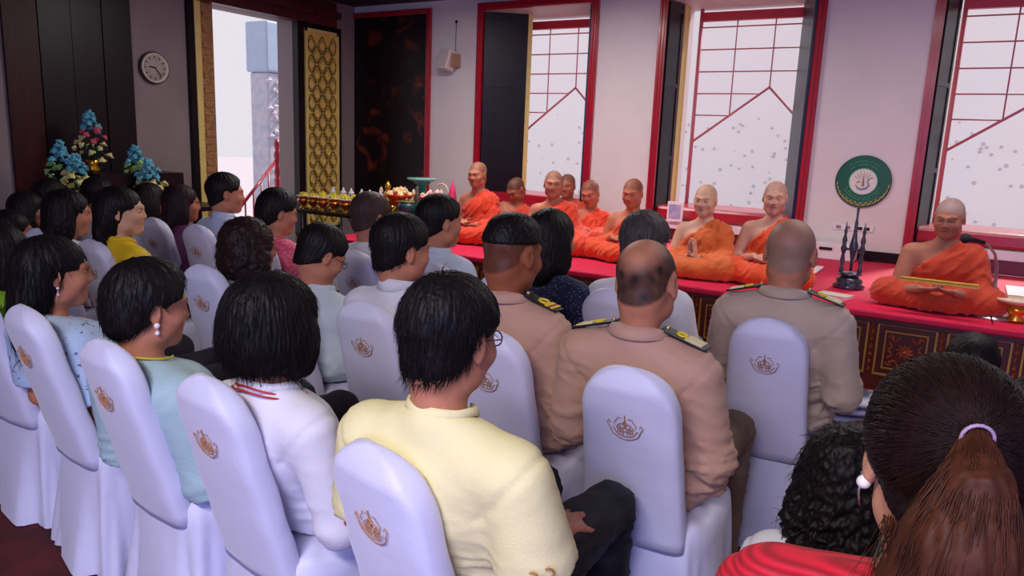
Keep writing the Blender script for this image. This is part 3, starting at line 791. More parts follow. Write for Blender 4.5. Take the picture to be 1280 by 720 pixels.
class Field:
    def __init__(s, lo, hi, h, fine=()):
        """fine: list of (lo3, hi3, step)"""
        s.ax = [axis(lo[i], hi[i], h, [(f[0][i], f[1][i], f[2]) for f in fine]) for i in range(3)]
        s.F = np.full([len(a) for a in s.ax], .08, np.float32)
    def sub(s, lo, hi, pad):
        sl = []
        for i in range(3):
            a = np.searchsorted(s.ax[i], lo[i]-pad); b = np.searchsorted(s.ax[i], hi[i]+pad)
            sl.append(slice(a, b))
        X, Y, Z = s.ax[0][sl[0]][:, None, None], s.ax[1][sl[1]][None, :, None], s.ax[2][sl[2]][None, None, :]
        return tuple(sl), X, Y, Z
    def put(s, sl, d, k, op='+'):
        if 0 in d.shape: return
        A = s.F[sl]
        if op == '+':
            if k > 0:
                hh = np.clip(.5+.5*(A-d)/k, 0, 1); s.F[sl] = A*(1-hh)+d*hh-k*hh*(1-hh)
            else: s.F[sl] = np.minimum(A, d)
        else:
            d = -d
            if k > 0:
                hh = np.clip(.5-.5*(A-d)/k, 0, 1); s.F[sl] = A*(1-hh)+d*hh+k*hh*(1-hh)
            else: s.F[sl] = np.maximum(A, d)
    def ell(s, c, r, R=None, k=.02, op='+'):
        c = np.asarray(c, float); m_ = max(r)
        ext = np.array(r) if R is None else np.sqrt((np.asarray(R)**2) @ (np.array(r)**2))
        sl, X, Y, Z = s.sub(c-ext, c+ext, k+.035)
        x, y, z = X-c[0], Y-c[1], Z-c[2]
        if R is not None:
            R = np.asarray(R)
            x, y, z = (R[0, 0]*x+R[1, 0]*y+R[2, 0]*z, R[0, 1]*x+R[1, 1]*y+R[2, 1]*z, R[0, 2]*x+R[1, 2]*y+R[2, 2]*z)
        k0 = np.sqrt((x/r[0])**2+(y/r[1])**2+(z/r[2])**2)
        k1 = np.sqrt((x/r[0]**2)**2+(y/r[1]**2)**2+(z/r[2]**2)**2)+1e-9
        s.put(sl, k0*(k0-1)/k1, k, op)
    def cap(s, a, b, ra, rb=None, k=.02, op='+', flat=False):
        rb = ra if rb is None else rb
        a = np.asarray(a, float); b = np.asarray(b, float); m_ = max(ra, rb)
        sl, X, Y, Z = s.sub(np.minimum(a, b)-m_, np.maximum(a, b)+m_, k+.03)
        d = b-a; L2 = d@d+1e-12
        t0 = ((X-a[0])*d[0]+(Y-a[1])*d[1]+(Z-a[2])*d[2])/L2; t = np.clip(t0, 0, 1)
        q = np.sqrt((X-a[0]-t*d[0])**2+(Y-a[1]-t*d[1])**2+(Z-a[2]-t*d[2])**2)
        q = q-(ra+(rb-ra)*t)
        if flat: q = np.maximum(q, (t0-1)*np.sqrt(L2))
        s.put(sl, q, k, op)
    def cut(s, p, n, k=.004):
        """remove everything on the side of plane (p) the normal points to"""
        X, Y, Z = s.ax[0][:, None, None], s.ax[1][None, :, None], s.ax[2][None, None, :]
        n = np.asarray(n, float); n = n/np.linalg.norm(n)
        d = (X-p[0])*n[0]+(Y-p[1])*n[1]+(Z-p[2])*n[2]
        A = s.F; hh = np.clip(.5-.5*(A-d)/k, 0, 1); s.F = (A*(1-hh)+d*hh+k*hh*(1-hh)).astype(np.float32)
    def mesh(s, smooth=1):
        F = s.F; F[0] = F[-1] = .08; F[:, 0] = F[:, -1] = .08; F[:, :, 0] = F[:, :, -1] = .08
        S = F < 0
        c = S[:-1, :-1, :-1].astype(np.int8)
        tot = sum(S[i:S.shape[0]-1+i, j:S.shape[1]-1+j, k:S.shape[2]-1+k].astype(np.int8) for i in (0, 1) for j in (0, 1) for k in (0, 1))
        act = (tot > 0) & (tot < 8)
        I, J, K = np.nonzero(act); n = len(I)
        idx = np.full(act.shape, -1, np.int32); idx[I, J, K] = np.arange(n)
        off = [(i, j, k) for i in (0, 1) for j in (0, 1) for k in (0, 1)]
        val = {o: F[I+o[0], J+o[1], K+o[2]] for o in off}
        pos = {o: np.stack([s.ax[0][I+o[0]], s.ax[1][J+o[1]], s.ax[2][K+o[2]]], 1) for o in off}
        acc = np.zeros((n, 3)); cnt = np.zeros(n)
        for a in off:
            for ax_ in range(3):
                if a[ax_] == 0:
                    b = list(a); b[ax_] = 1; b = tuple(b)
                    va, vb = val[a], val[b]; m_ = (va < 0) != (vb < 0)
                    t = np.where(m_, va/(va-vb+1e-12), 0)[:, None]
                    acc += np.where(m_[:, None], pos[a]*(1-t)+pos[b]*t, 0); cnt += m_
        V = acc/np.maximum(cnt, 1)[:, None]
        Q = []
        for ax_ in range(3):
            o = [0, 0, 0]; o[ax_] = 1
            A = S[:S.shape[0]-o[0], :S.shape[1]-o[1], :S.shape[2]-o[2]]; B = S[o[0]:, o[1]:, o[2]:]
            i, j, k = np.nonzero(A != B); inside = A[i, j, k]
            u, v = [(1, 2), (2, 0), (0, 1)][ax_]
            P = np.stack([i, j, k], 1)
            def g(du, dv):
                q = P.copy(); q[:, u] -= du; q[:, v] -= dv
                return idx[np.clip(q[:, 0], 0, idx.shape[0]-1), np.clip(q[:, 1], 0, idx.shape[1]-1), np.clip(q[:, 2], 0, idx.shape[2]-1)]
            q = np.stack([g(0, 0), g(1, 0), g(1, 1), g(0, 1)], 1)
            q[inside] = q[inside][:, ::-1] if False else q[inside]
            q2 = q.copy(); q2[~inside] = q[~inside][:, ::-1]
            Q.append(q2[(q2 >= 0).all(1)])
        Q = np.concatenate(Q)
        for _ in range(smooth):
            s_ = np.zeros_like(V); c_ = np.zeros(n)
            for a, b in ((0, 1), (1, 2), (2, 3), (3, 0)):
                np.add.at(s_, Q[:, a], V[Q[:, b]]); np.add.at(s_, Q[:, b], V[Q[:, a]])
                np.add.at(c_, Q[:, a], 1); np.add.at(c_, Q[:, b], 1)
            V = V*.5+.5*s_/np.maximum(c_, 1)[:, None]
        return V, Q
def normals(V, Q):
    a = V[Q[:, 2]]-V[Q[:, 0]]; b = V[Q[:, 3]]-V[Q[:, 1]]; fn = np.cross(a, b); N = np.zeros_like(V)
    for i in range(4): np.add.at(N, Q[:, i], fn)
    return N/(np.linalg.norm(N, axis=1)[:, None]+1e-12)
def wn(P, f, seed, st=(1, 1, 1)):
    """smooth pseudo-noise -1..1"""
    r = np.random.RandomState(seed); o = np.zeros(len(P)); Pq = P*np.array(st)
    for i in range(6):
        d = r.normal(size=3); d /= np.linalg.norm(d); ph = r.uniform(0, 6.28); ff = f*r.uniform(.6, 1.6)
        o += np.sin(Pq@d*ff*6.28+ph+1.3*np.sin(Pq@np.roll(d, 1)*ff*3.1+ph))
    return o/3.2
def ridge(x): return 1-np.abs(x)
def mesh_obj(name, V, Q, mt, parent, tint=None, mats=None, matidx=None):
    me = bpy.data.meshes.new(name)
    me.vertices.add(len(V)); me.vertices.foreach_set('co', V.astype(np.float32).ravel())
    me.loops.add(len(Q)*4); me.loops.foreach_set('vertex_index', Q.astype(np.int32).ravel())
    me.polygons.add(len(Q)); me.polygons.foreach_set('loop_start', np.arange(0, len(Q)*4, 4, dtype=np.int32))
    me.polygons.foreach_set('loop_total', np.full(len(Q), 4, np.int32)); me.update(calc_edges=True)
    me.polygons.foreach_set('use_smooth', [True]*len(Q))
    if tint is not None:
        a = me.color_attributes.new('tint', 'FLOAT_COLOR', 'POINT')
        c = np.ones((len(V), 4), np.float32); c[:, :3] = tint; a.data.foreach_set('color', c.ravel())
    return link(name, me, mt, parent)
def rot(yaw=0, pitch=0, roll=0):
    """head frame: yaw + = turn left, pitch + = look down, roll + = tilt to own right"""
    return np.array((Matrix.Rotation(yaw, 3, 'Z') @ Matrix.Rotation(-pitch, 3, 'X') @ Matrix.Rotation(roll, 3, 'Y')))

SKINM = {}
def skin_mat(bright=1.0):
    return mat('skin', (200, 150, 120), .52, attr=True, noise=.12, nscale=22, bump=.15, bscale=220, spec=.3)

# ------------------------------------------------------------------ the head
def head_prims(f, C, R, hs, ears=True, fat=0.0, eyes=True, female=False):
    C = np.asarray(C)
    def p(x, y, z): return C+R@(np.array([x, y, z])*hs)
    def e(c, r, k=.02, op='+', rr=None):
        f.ell(p(*c), np.array(r)*hs, R if rr is None else R@rr, k*hs, op)
    e((0, -.014, .032), (.077, .096, .083), 0)
    e((0, .02, -.01), (.070, .078, .085), .03)
    e((0, .035, -.05), (.056+fat, .058, .066), .03)          # face / jaw
    e((0, .070, -.095), (.026, .024, .022), .03)             # chin
    e((0, -.045, -.045), (.058, .045, .05), .03)             # occiput / nape
    for s in (-1, 1):
        e((s*.045, .062, -.028), (.022, .022, .022), .02)    # cheek
        e((s*.05, .01, -.075), (.02, .03, .022), .03)        # jaw angle
        f.cap(p(s*.012, .094, .022), p(s*.045, .078, .024), .009*hs, .007*hs, .014*hs)   # brow
    for s in (-1, 1):
        e((s*.031, .098, .004), (.017, .012, .010), .012, '-')
        if eyes: e((s*.031, .080, .003), (.0145, .0125, .0105), .004)
    f.cap(p(0, .092, .012), p(0, .1055, -.026), .0065*hs, .0100*hs, .014*hs)             # nose
    for s in (-1, 1): e((s*.011, .099, -.030), (.0085, .010, .007), .006)
    e((0, .089, -.053), (.024, .012, .0065), .006); e((0, .087, -.064), (.020, .012, .0065), .006)
    e((0, .102, -.0585), (.022, .008, .0016), .003, '-')
    if ears:
        for s in (-1, 1):
            rr = np.array(Matrix.Rotation(s*radians(-22), 3, 'Z') @ Matrix.Rotation(radians(8), 3, 'X'))
            e((s*.080, -.008, -.004), (.0075, .019, .031), .008, '+', rr)
            e((s*.089, -.003, .000), (.006, .010, .016), .005, '-', rr)
            e((s*.080, -.001, -.031), (.007, .009, .010), .006)
    return p

def paint_face(V, C, R, hs, base, lips=(150, 74, 70), brow=(40, 26, 24), stub=None, female=False):
    """the person's own colouring: brows, lips, lashes, stubble; plus painted nostril shade"""
    b = np.array(lin(base)); T = np.tile(b, (len(V), 1))
    q = ((V-C)@R)/hs
    x, y, z = q[:, 0], q[:, 1], q[:, 2]; ax = np.abs(x)
    def mixin(m_, c):
        T[:] = T*(1-m_[:, None])+np.array(lin(c))*m_[:, None]
    front = (y > .06)
    g = lambda v, w_: np.clip(1-v/w_, 0, 1)
    zb = .024+.006*np.clip(1-(ax-.03)**2/.0004, 0, 1)
    mixin(front*g(np.abs(z-zb), .006)*g(np.abs(ax-.031), .022)**.5*.7, brow)
    mixin(front*g(np.abs(z-.000), .0055)*g(np.abs(ax-.031), .019)**.5*.9, (26, 18, 18))
    mixin((y > .08)*g(np.abs(z+.0585), .011)*g(ax, .027)**.5*.9, lips)
    mixin((y > .09)*g(np.abs(z+.0375), .004)*g(np.abs(ax-.008), .005), (50, 20, 18))  # nostrils: their inner shade painted on as dark spots
    mixin(.25*g(np.hypot(ax-.045, z+.03), .03)*front, (196, 96, 80))
    if stub is not None:
        col, top, amt = stub      # hair colour, bald top (0..1), amount
        hl = .722*(y+.09)-.07
        m_ = np.clip((z-hl)/.012, 0, 1)*amt
        nearear = np.hypot((y+.006)/1.0, (z+.003)/1.25) < .030
        m_[nearear & (ax > .06)] *= 0
        m_ *= np.clip(1-(y-.05)/.03*(z > .03)*0, 0, 1)
        m_ *= .90+.10*wn(q, 22, 3)
        if top > 0:
            dd = np.sqrt((x/.060)**2+((y+.055)/.085)**2+((z-.075)/.062)**2)
            m_ *= 1-top*np.clip((1.15-dd)/.5, 0, 1)
        mixin(np.clip(m_, 0, 1), col)
    return T

# ------------------------------------------------------------------ hair
def hair_mesh(style, C, R, hs, step, seed=0, zlow=None):
    C = np.asarray(C)
    long_ = style in ('long', 'bob', 'curly', 'longcurl', 'pony', 'shoulder')
    ex = .16*hs+ (.06 if long_ else .02)
    lo = C-np.array([ex, ex, ex+(.16 if long_ else 0)]); hi = C+np.array([ex, ex, ex])
    f = Field(lo, hi, step)
    def p(x, y, z): return C+R@(np.array([x, y, z])*hs)
    def e(c, r, k=.02, op='+', rr=None): f.ell(p(*c), np.array(r)*hs, R if rr is None else R@rr, k*hs, op)
    def plane(pt, n): f.cut(p(*pt), R@np.array(n, float), .012*hs)
    if style in ('short', 'crop', 'parted', 'bunhair', 'flattop', 'pony', 'pixie'):
        th = {'short': .013, 'crop': .006, 'parted': .015, 'bunhair': .012, 'flattop': .005, 'pony': .008, 'pixie': .024}[style]
        e((0, -.014, .034), (.077+th, .096+th, .083+th*1.25), 0)
        e((0, .012, .018), (.072+th*.8, .078+th*.5, .08+th), .03)
        e((0, -.046, -.045), (.060+th*.5, .049+th*.35, .062), .03)
        if style == 'flattop': e((0, .0, .085), (.066, .078, .04), .03)
        # hairline: nape -> in front of ear -> forehead
        plane((0, -.09, -.092 if style != 'flattop' else .028), (0, .60, -.80) if style != 'flattop' else (0, .1, -1))
        plane((0, .070, .045), (0, .94, -.34))
        for s in (-1, 1): e((s*.095, .002, -.014), (.034, .027, .040), .006, '-')
        for s in (-1, 1): e((s*.09, .062, -.0), (.035, .042, .036), .01, '-')
        e((0, .105, .0), (.062, .05, .052), .008, '-')
        if style == 'parted':
            for s in (-1, 1): e((s*.035, .05, .105), (.042, .045, .016), .015)
            e((.05, .068, .06), (.03, .022, .022), .015)
        if style == 'bunhair': e((0, -.112, -.035), (.045, .035, .042), .02)
        if style == 'pixie': e((0, -.07, -.02), (.080, .055, .075), .03)
    elif style == 'bob':
        e((0, -.02, .03), (.098, .115, .10), 0); e((0, -.035, -.035), (.108, .098, .085), .04)
        for s in (-1, 1): e((s*.075, .02, -.045), (.030, .05, .07), .03)
        e((0, .118, -.045), (.066, .07, .10), .012, '-')
        e((0, -.0, -.160), (.16, .16, .045), .01, '-')
    elif style == 'shoulder':
        e((0, -.018, .03), (.093, .112, .098), 0); e((0, -.045, -.05), (.100, .082, .10), .04); e((0, -.07, -.135), (.095, .050, .07), .04)
        for s in (-1, 1): e((s*.080, -.0, -.07), (.024, .045, .085), .03)
        e((0, .118, -.04), (.064, .075, .10), .012, '-')
        for s in (-1, 1): e((s*.10, .075, -.02), (.03, .045, .06), .012, '-')
    elif style in ('curly', 'longcurl'):
        e((0, -.02, .025), (.100, .112, .10), 0); e((0, -.035, -.05), (.115, .095, .095), .04)
        for s in (-1, 1): e((s*.085, .01, -.06), (.035, .05, .07), .03)
        if style == 'longcurl': e((0, -.07, -.14), (.11, .05, .09), .04)
        e((0, .120, -.04), (.062, .075, .095), .012, '-')
    elif style == 'long':
        e((0, -.018, .03), (.090, .110, .096), 0); e((0, -.055, -.05), (.094, .072, .11), .04); e((0, -.085, -.15), (.09, .045, .12), .04)
        e((0, .118, -.04), (.066, .078, .10), .012, '-')
        for s in (-1, 1): e((s*.105, .05, -.02), (.034, .055, .06), .012, '-')
    elif style == 'bun':
        e((0, -.016, .034), (.090, .108, .096), 0); e((0, -.05, -.035), (.072, .055, .055), .03)
        e((0, -.125, .0), (.055, .045, .055), .015)
        plane((0, -.09, -.08), (0, .60, -.80))
        for s in (-1, 1): e((s*.100, .004, -.014), (.036, .028, .040), .006, '-')
        e((0, .11, -.0), (.066, .052, .055), .008, '-')
        for s in (-1, 1): e((s*.09, .066, -.01), (.035, .042, .04), .01, '-')
    V, Q = f.mesh(1)
    N = normals(V, Q); q = ((V-C)@R)/hs
    ang = np.arctan2(q[:, 0], -q[:, 1])
    if style in ('curly', 'longcurl'):
        d = .011*ridge(wn(q, 17, seed+2))*hs+.004*wn(q, 40, seed+4)
        low = np.clip((-.03-q[:, 2])/.1, 0, 1); d = d*(.5+low)
    elif style in ('crop', 'flattop'):
        d = .0012*wn(q, 90, seed)
    else:
        # locks: streaks that run from the crown downwards
        cr = q-np.array([0, -.05, .10]); a2 = np.arctan2(cr[:, 0], -cr[:, 1]); rr = np.linalg.norm(cr, axis=1)
        st = np.stack([a2*.16, rr*.12, q[:, 2]*.12], 1)
        d = .0018*wn(st, 60, seed+1)+.0012*wn(st, 150, seed+2)
        low = np.clip((-.05-q[:, 2])/.06, 0, 1)
        d = d*(1+1.6*low)
    V = V+N*d[:, None]
    return V, Q, N

def strands(V, N, C, R, hs, n, length, seed, rad=.0009, down=1.0, lift=.003, zmin=-1, ytop=9, cr=(0, -.05, .10), curl=0.0):
    """fine locks lying on the hair mass (three-sided tapering tubes)"""
    rs = np.random.RandomState(seed); q = ((V-C)@R)/hs
    ok = np.nonzero((q[:, 2] > zmin) & ~((q[:, 1] > .015) & (q[:, 2] < .075)))[0]
    pick = rs.choice(ok, n); up = R@np.array([0, 0, 1.])
    vs, fs = [], []
    crown = C+R@(np.array(cr)*hs)
    m_ = 6
    P0 = V[pick].copy(); Nn = N[pick]
    D = P0-crown; D -= (D*Nn).sum(1)[:, None]*Nn; D += rs.normal(size=D.shape)*.006
    D /= np.linalg.norm(D, axis=1)[:, None]+1e-9
    L = length*rs.uniform(.5, 1.2, n)
    pts = [P0-Nn*.002]
    P = P0+Nn*rs.uniform(.0005, lift, n)[:, None]
    for i in range(1, m_):
        D = D-up*down*.22; D += rs.normal(size=D.shape)*(.05+curl)
        D -= np.minimum((D*Nn).sum(1), 0)[:, None]*Nn*-.0
        D /= np.linalg.norm(D, axis=1)[:, None]
        P = P+D*(L/m_)[:, None]
        # stay close to the head mass
        c2 = C+R@(np.array([0, -.015, .0])*hs); rad_v = P-c2
        pts.append(P.copy())
    pts = np.stack(pts, 1)
    for i in range(m_):
        r_ = rad*(1-i/(m_-.6))
        a = np.cross(D, Nn); a /= np.linalg.norm(a, axis=1)[:, None]+1e-9
        b = np.cross(a, D)
        for j in range(3):
            vs.append(pts[:, i]+(a*cos(j*2.094)+b*sin(j*2.094))*r_)
    Vv = np.stack(vs, 1).reshape(-1, 3); base = np.arange(n)*m_*3
    for i in range(m_-1):
        for j in range(3):
            fs.append(np.stack([base+i*3+j, base+i*3+(j+1) % 3, base+(i+1)*3+(j+1) % 3, base+(i+1)*3+j], 1))
    return Vv, np.concatenate(fs)

# ------------------------------------------------------------------ torso, arms, hands
def make_skel(H, hipx=0.0, hipy=-.04, seat=.47, wd=.17, yaw=0.0, sh=.0):
    """joints in the person's own frame. H: head centre"""
    H = np.asarray(H, float)
    NB = H+np.array([0, -.025, -.155])                 # base of neck
    S = NB+np.array([0, -.005, -.055])
    P = np.array([hipx, hipy, seat+.10])
    d = dict(H=H, NB=NB, S=S, P=P, seat=seat, wd=wd)
    d['SL'] = S+np.array([-wd, .0, -.03-sh]); d['SR'] = S+np.array([wd, .0, -.03-sh])
    return d
def spine(sk, t): return sk['P']+(sk['S']-sk['P'])*t
def torso_prims(f, sk, off=0.0, fat=0.0, k=.05, bust=0.0):
    P, S = sk['P'], sk['S']; ax = (S-P)/np.linalg.norm(S-P)
    xx = np.array([1., 0, 0]); xx -= ax*(xx@ax); xx /= np.linalg.norm(xx); yy = np.cross(ax, xx)
    R = np.stack([xx, yy, ax], 1); w_ = sk['wd']/.17; L = np.linalg.norm(S-P)
    f.ell(P, ((.170*w_+fat*.6+off), .125+off+fat*.5, .12+off), R, k)
    f.ell(spine(sk, .34), ((.142*w_+fat+off), .105+fat+off, L*.33+off), R, k)
    f.ell(spine(sk, .68), ((.165*w_+off+fat*.5), .112+off+fat*.4, L*.36+off), R, k)
    if bust: 
        for s in (-1, 1): f.ell(spine(sk, .62)+np.array([s*.075, .085, 0]), (.06+off, .05+off, .06+off), None, .03)
    f.cap(sk['SL']*.9+sk['SR']*.1+np.array([0, 0, .0]), sk['SR']*.9+sk['SL']*.1, .052+off, None, k)
    for s in ('SL', 'SR'):
        f.cap(sk['NB']+np.array([0, -.010, -.012]), sk[s]*.8+S*.2+np.array([0, 0, .008]), .043+off, .038+off, .035)
def arm_prims(f, sk, side, arm, off=0.0, upto=1.0, k=.02, loose=0.0, fat=0.0):
    s = sk['SL'] if side == 'L' else sk['SR']
    el, wr = [np.asarray(a, float) for a in arm[:2]]
    f.cap(s, el, .046+off+fat, .036+off+loose+fat*.6, k)
    if upto > 1: f.cap(el, el+(wr-el)*min(1, upto-1), .036+off+loose+fat*.5, .026+off+loose, k)
def arm_short(f, sk, side, arm, off, frac, loose, k=.03, fat=0.0):
    s = sk['SL'] if side == 'L' else sk['SR']; el = np.asarray(arm[0], float)
    f.cap(s, s+(el-s)*frac, .048+off+fat, .042+off+loose+fat, k, flat=True)
def hand_prims(f, wr, tip, pn, thumb_side, curl=.5, s=1.0, spread=.25):
    """wr wrist, tip direction target (unit along the palm), pn palm normal (towards the gripping side)"""
    wr = np.asarray(wr, float); d = np.asarray(tip, float); d /= np.linalg.norm(d)
    n = np.asarray(pn, float); n -= d*(n@d); n /= np.linalg.norm(n); x = np.cross(d, n)*thumb_side
    R = np.stack([x, d, n], 1)
    c = wr+d*.050*s
    f.ell(c, (.040*s, .050*s, .015*s), R, .012)
    L = [.066, .076, .071, .055]
    for i in range(4):
        o = (1.5-i)*.0195*s
        a = wr+d*.085*s+x*o; ln = L[i]*s
        dd = d+x*(1.5-i)*spread*.18; dd /= np.linalg.norm(dd); cu = curl
        r_ = .0088*s
        for j, fr in enumerate((.45, .32, .26)):
            dd2 = dd*cos(cu*(j+.4))+n*sin(cu*(j+.4)); b = a+dd2*ln*fr
            f.cap(a, b, r_*(1-.08*j), r_*(1-.08*(j+1)), .003); a = b
    a = wr+d*.028*s+x*.028*s
    t1 = a+(x*.75+d*.65+n*.35)*.036*s; t2 = t1+(x*.15+d*.95+n*.5)*.03*s
    f.cap(a, t1, .0125*s, .010*s, .008); f.cap(t1, t2, .010*s, .0085*s, .003)

FOLDC = 0
def folds(V, Q, amt, seed, sk, kind='shirt'):
    N = normals(V, Q)
    z = V[:, 2]; t = np.clip((sk['S'][2]-.16-z)/.25, 0, 1)
    W = V+.03*np.stack([wn(V, 3, seed+7), wn(V, 3, seed+8), wn(V, 3, seed+9)], 1)
    a = wn(W, 7.0, seed, (.45, .45, 1.6)); b = wn(W, 14, seed+5, (.45, .5, 1.6))
    d = amt*(.20+1.0*t)*(ridge(a)**3*1.4+.6*ridge(b)**3-.5)
    # arm folds
    return V+N*d[:, None]
def robe_folds(V, Q, amt, seed):
    N = normals(V, Q)
    u = V@np.array([.75, .15, .65]); P = np.stack([u*1.0, V[:, 1]*.25, (V@np.array([-.6, .1, .7]))*.22], 1)
    P = P+.02*np.stack([wn(V, 3, seed+7), wn(V, 3, seed+8), wn(V, 3, seed+9)], 1)
    d = amt*(ridge(wn(P, 13, seed))**3*1.3+.6*ridge(wn(P, 26, seed+3))**2-.6)
    return V+N*d[:, None]
# ================================================================== chairs
COVER = mat('white_satin_cover', (214, 211, 238), .55, noise=.03, nscale=4, bump=.35, bscale=13, sheen=.3)
THREAD = mat('gold_embroidery', (176, 122, 84), .6, bump=.3, bscale=300)
BACK0, TOPZ, TILT = -.19, .965, radians(15)
def chair_meshes(seed=0, w0=.136, w1=.158):
    rnd = random.Random(seed)
    # back: rounded slab, in panel frame (x across, t up along the back, n thickness), then tilted
    bm = bmesh.new(); z0 = .40; L = (TOPZ-z0)/cos(TILT); ns = 26; nc = 24; th = .034; rings = []
    def halfw(t):
        u_ = t/L; base = w1+(w0-w1)*u_
        e_ = L-t; r_ = .15
        if e_ < r_: base *= max(0.004, (1-((r_-e_)/r_)**2.6))**.5
        return base
    ts = list(np.linspace(0, L-.15, 12))+[L-.15*(1-sin(q)) for q in np.linspace(.12, pi/2, 16)]
    for t in ts:
        hw = halfw(min(t, L-1e-4)); ring = []
        tt = th*min(1, max(.02, (L-t)/.05))**.5
        for j in range(nc):
            a = 2*pi*j/nc; ca, sa = cos(a), sin(a)
            x = hw*abs(ca)**.28*(1 if ca >= 0 else -1); n = tt*abs(sa)**.55*(1 if sa >= 0 else -1)
            n += -.012*(1-(x/.17)**2)*(1 if n < 0 else 0)*(tt/th)**2
            y = BACK0+n*cos(TILT)-t*sin(TILT); z = z0+t*cos(TILT)+n*sin(TILT)
            w_ = .0025*sin(t*38+x*14+seed)*(abs(x)/.16)
            ring.append(bm.verts.new((x, y+w_, z)))
        rings.append(ring)
    for A, B in zip(rings, rings[1:]):
        for j in range(nc): bm.faces.new((A[j], A[(j+1) % nc], B[(j+1) % nc], B[j]))
    bm.faces.new(rings[0][::-1]); bm.faces.new(rings[-1])
    me1 = bpy.data.meshes.new('back_cover'); bm.to_mesh(me1); bm.free()
    # seat cover + skirt with hanging folds
    bm = bmesh.new(); n = 96; rings = []
    prof = [(0.02, .475), (.6, .474), (.93, .468), (1.0, .452), (1.02, .40), (1.05, .30), (1.10, .18), (1.16, .07), (1.20, .005)]
    for k, (s, z) in enumerate(prof):
        ring = []
        for j in range(n):
            a = 2*pi*j/n; ca, sa = cos(a), sin(a)
            x = .205*abs(ca)**.45*(1 if ca >= 0 else -1); y = .215*abs(sa)**.45*(1 if sa >= 0 else -1)
            f = max(0, (.45-z)/.45)
            rp = f*(.020*sin(a*8+seed+z*4)+.010*sin(a*13+2*seed-z*5)+.005*sin(a*21+z*9))
            ring.append(bm.verts.new((x*s+ca*rp, y*s+sa*rp, z+.004*sin(x*60)*cos(y*50)*(1-f))))
        rings.append(ring)
    for A, B in zip(rings, rings[1:]):
        for j in range(n): bm.faces.new((A[j], A[(j+1) % n], B[(j+1) % n], B[j]))
    bm.faces.new(rings[0][::-1])
    me2 = bpy.data.meshes.new('seat_skirt'); bm.to_mesh(me2); bm.free()
    # embroidered crest: spire over a curved boat with side flames
    bm = bmesh.new(); c = .80-.0
    def tp(x, t): 
        tt = (c-z0)/cos(TILT)+t; nn = -th-.0155+.012*(x/.17)**2
        return (x, BACK0+nn*cos(TILT)-tt*sin(TILT), z0+tt*cos(TILT)+nn*sin(TILT))
    def cv(pts, r): tube(bm, [tp(*p_) for p_ in pts], r, 4)
    cv([(-.045, .0), (-.038, -.018), (-.02, -.03), (0, -.034), (.02, -.03), (.038, -.018), (.045, .0)], .0016)
    cv([(-.036, .0), (-.02, -.02), (0, -.024), (.02, -.02), (.036, .0)], .0012)
    cv([(0, .045), (0, .01)], .0016); cv([(0, .028), (-.007, .016), (0, .006), (.007, .016), (0, .028)], .0020)
    for s in (-1, 1):
        cv([(s*.014, .010), (s*.014, -.016)], .0018); cv([(s*.006, .004), (s*.006, -.018)], .0016); cv([(s*.021, .004), (s*.021, -.013)], .0014)
        cv([(s*.045, .0), (s*.052, .012), (s*.047, .022), (s*.042, .012)], .0012)
        cv([(s*.008, .034), (s*.02, .036), (s*.024, .026), (s*.032, .018), (s*.03, .008)], .0010)
        cv([(s*.01, .018), (s*.018, .014), (s*.026, .002)], .0012)
    cv([(-.022, -.0), (0, .004), (.022, 0)], .0016); cv([(-.02, -.008), (.02, -.008)], .0012)
    me3 = bpy.data.meshes.new('embroidered_crest'); bm.to_mesh(me3); bm.free()
    me1.materials.append(COVER); me2.materials.append(COVER); me3.materials.append(THREAD)
    for m_ in (me1, me2): m_.polygons.foreach_set('use_smooth', [True]*len(m_.polygons))
    return me1, me2, me3
CHM = [chair_meshes(i) for i in range(3)]
def chair(x, y, rz, label, v=0):
    r = empty('banquet_chair', (x, y, 0), rz, label, 'chair', 'white-covered banquet chairs in rows')
    b = link('back_cover', CHM[v][0], None, r)
    s_ = link('seat_skirt', CHM[v][1], None, r)
    c = link('embroidered_crest', CHM[v][2], None, b)
    bm = bmesh.new()
    for sx in (-.15, .15):
        pass
    bm.free()
    for sx, sy in ((-.16, -.16), (.16, -.16), (-.16, .16), (.16, .16)):
        o = link('leg', LEGM, None, r); o.location = (sx, sy, 0)
    return r
_bm = bmesh.new(); tube(_bm, [(0, 0, 0), (0, 0, .45)], .011, 6); LEGM = bpy.data.meshes.new('leg'); _bm.to_mesh(LEGM); _bm.free(); LEGM.materials.append(STEEL)
# emblem pixel -> row chair position (crest stands .80 m up, .30 m behind the seat centre)
def chair_at(u, v, rz=0.0):
    p = atz(u, v, .80+0.02); return p[0]-.34*sin(rz), p[1]+.34*cos(rz)
# ================================================================== people
HAIRM = {}
def hair_mat(rgb, rough=.42):
    k = (rgb, rough)
    if k not in HAIRM: HAIRM[k] = mat('hair_%d' % len(HAIRM), rgb, rough+.13, noise=.35, nscale=60, stretch=(1, 1, .12), spec=.2)
    return HAIRM[k]
BLK = (20, 14, 16)
SK1, SK2, SK3 = (188, 122, 94), (166, 100, 76), (214, 158, 122)
def rz2(a): return np.array([[cos(a), -sin(a), 0], [sin(a), cos(a), 0], [0, 0, 1.]])
GLASSM = mat('spectacle_frame', (28, 20, 26), .3)

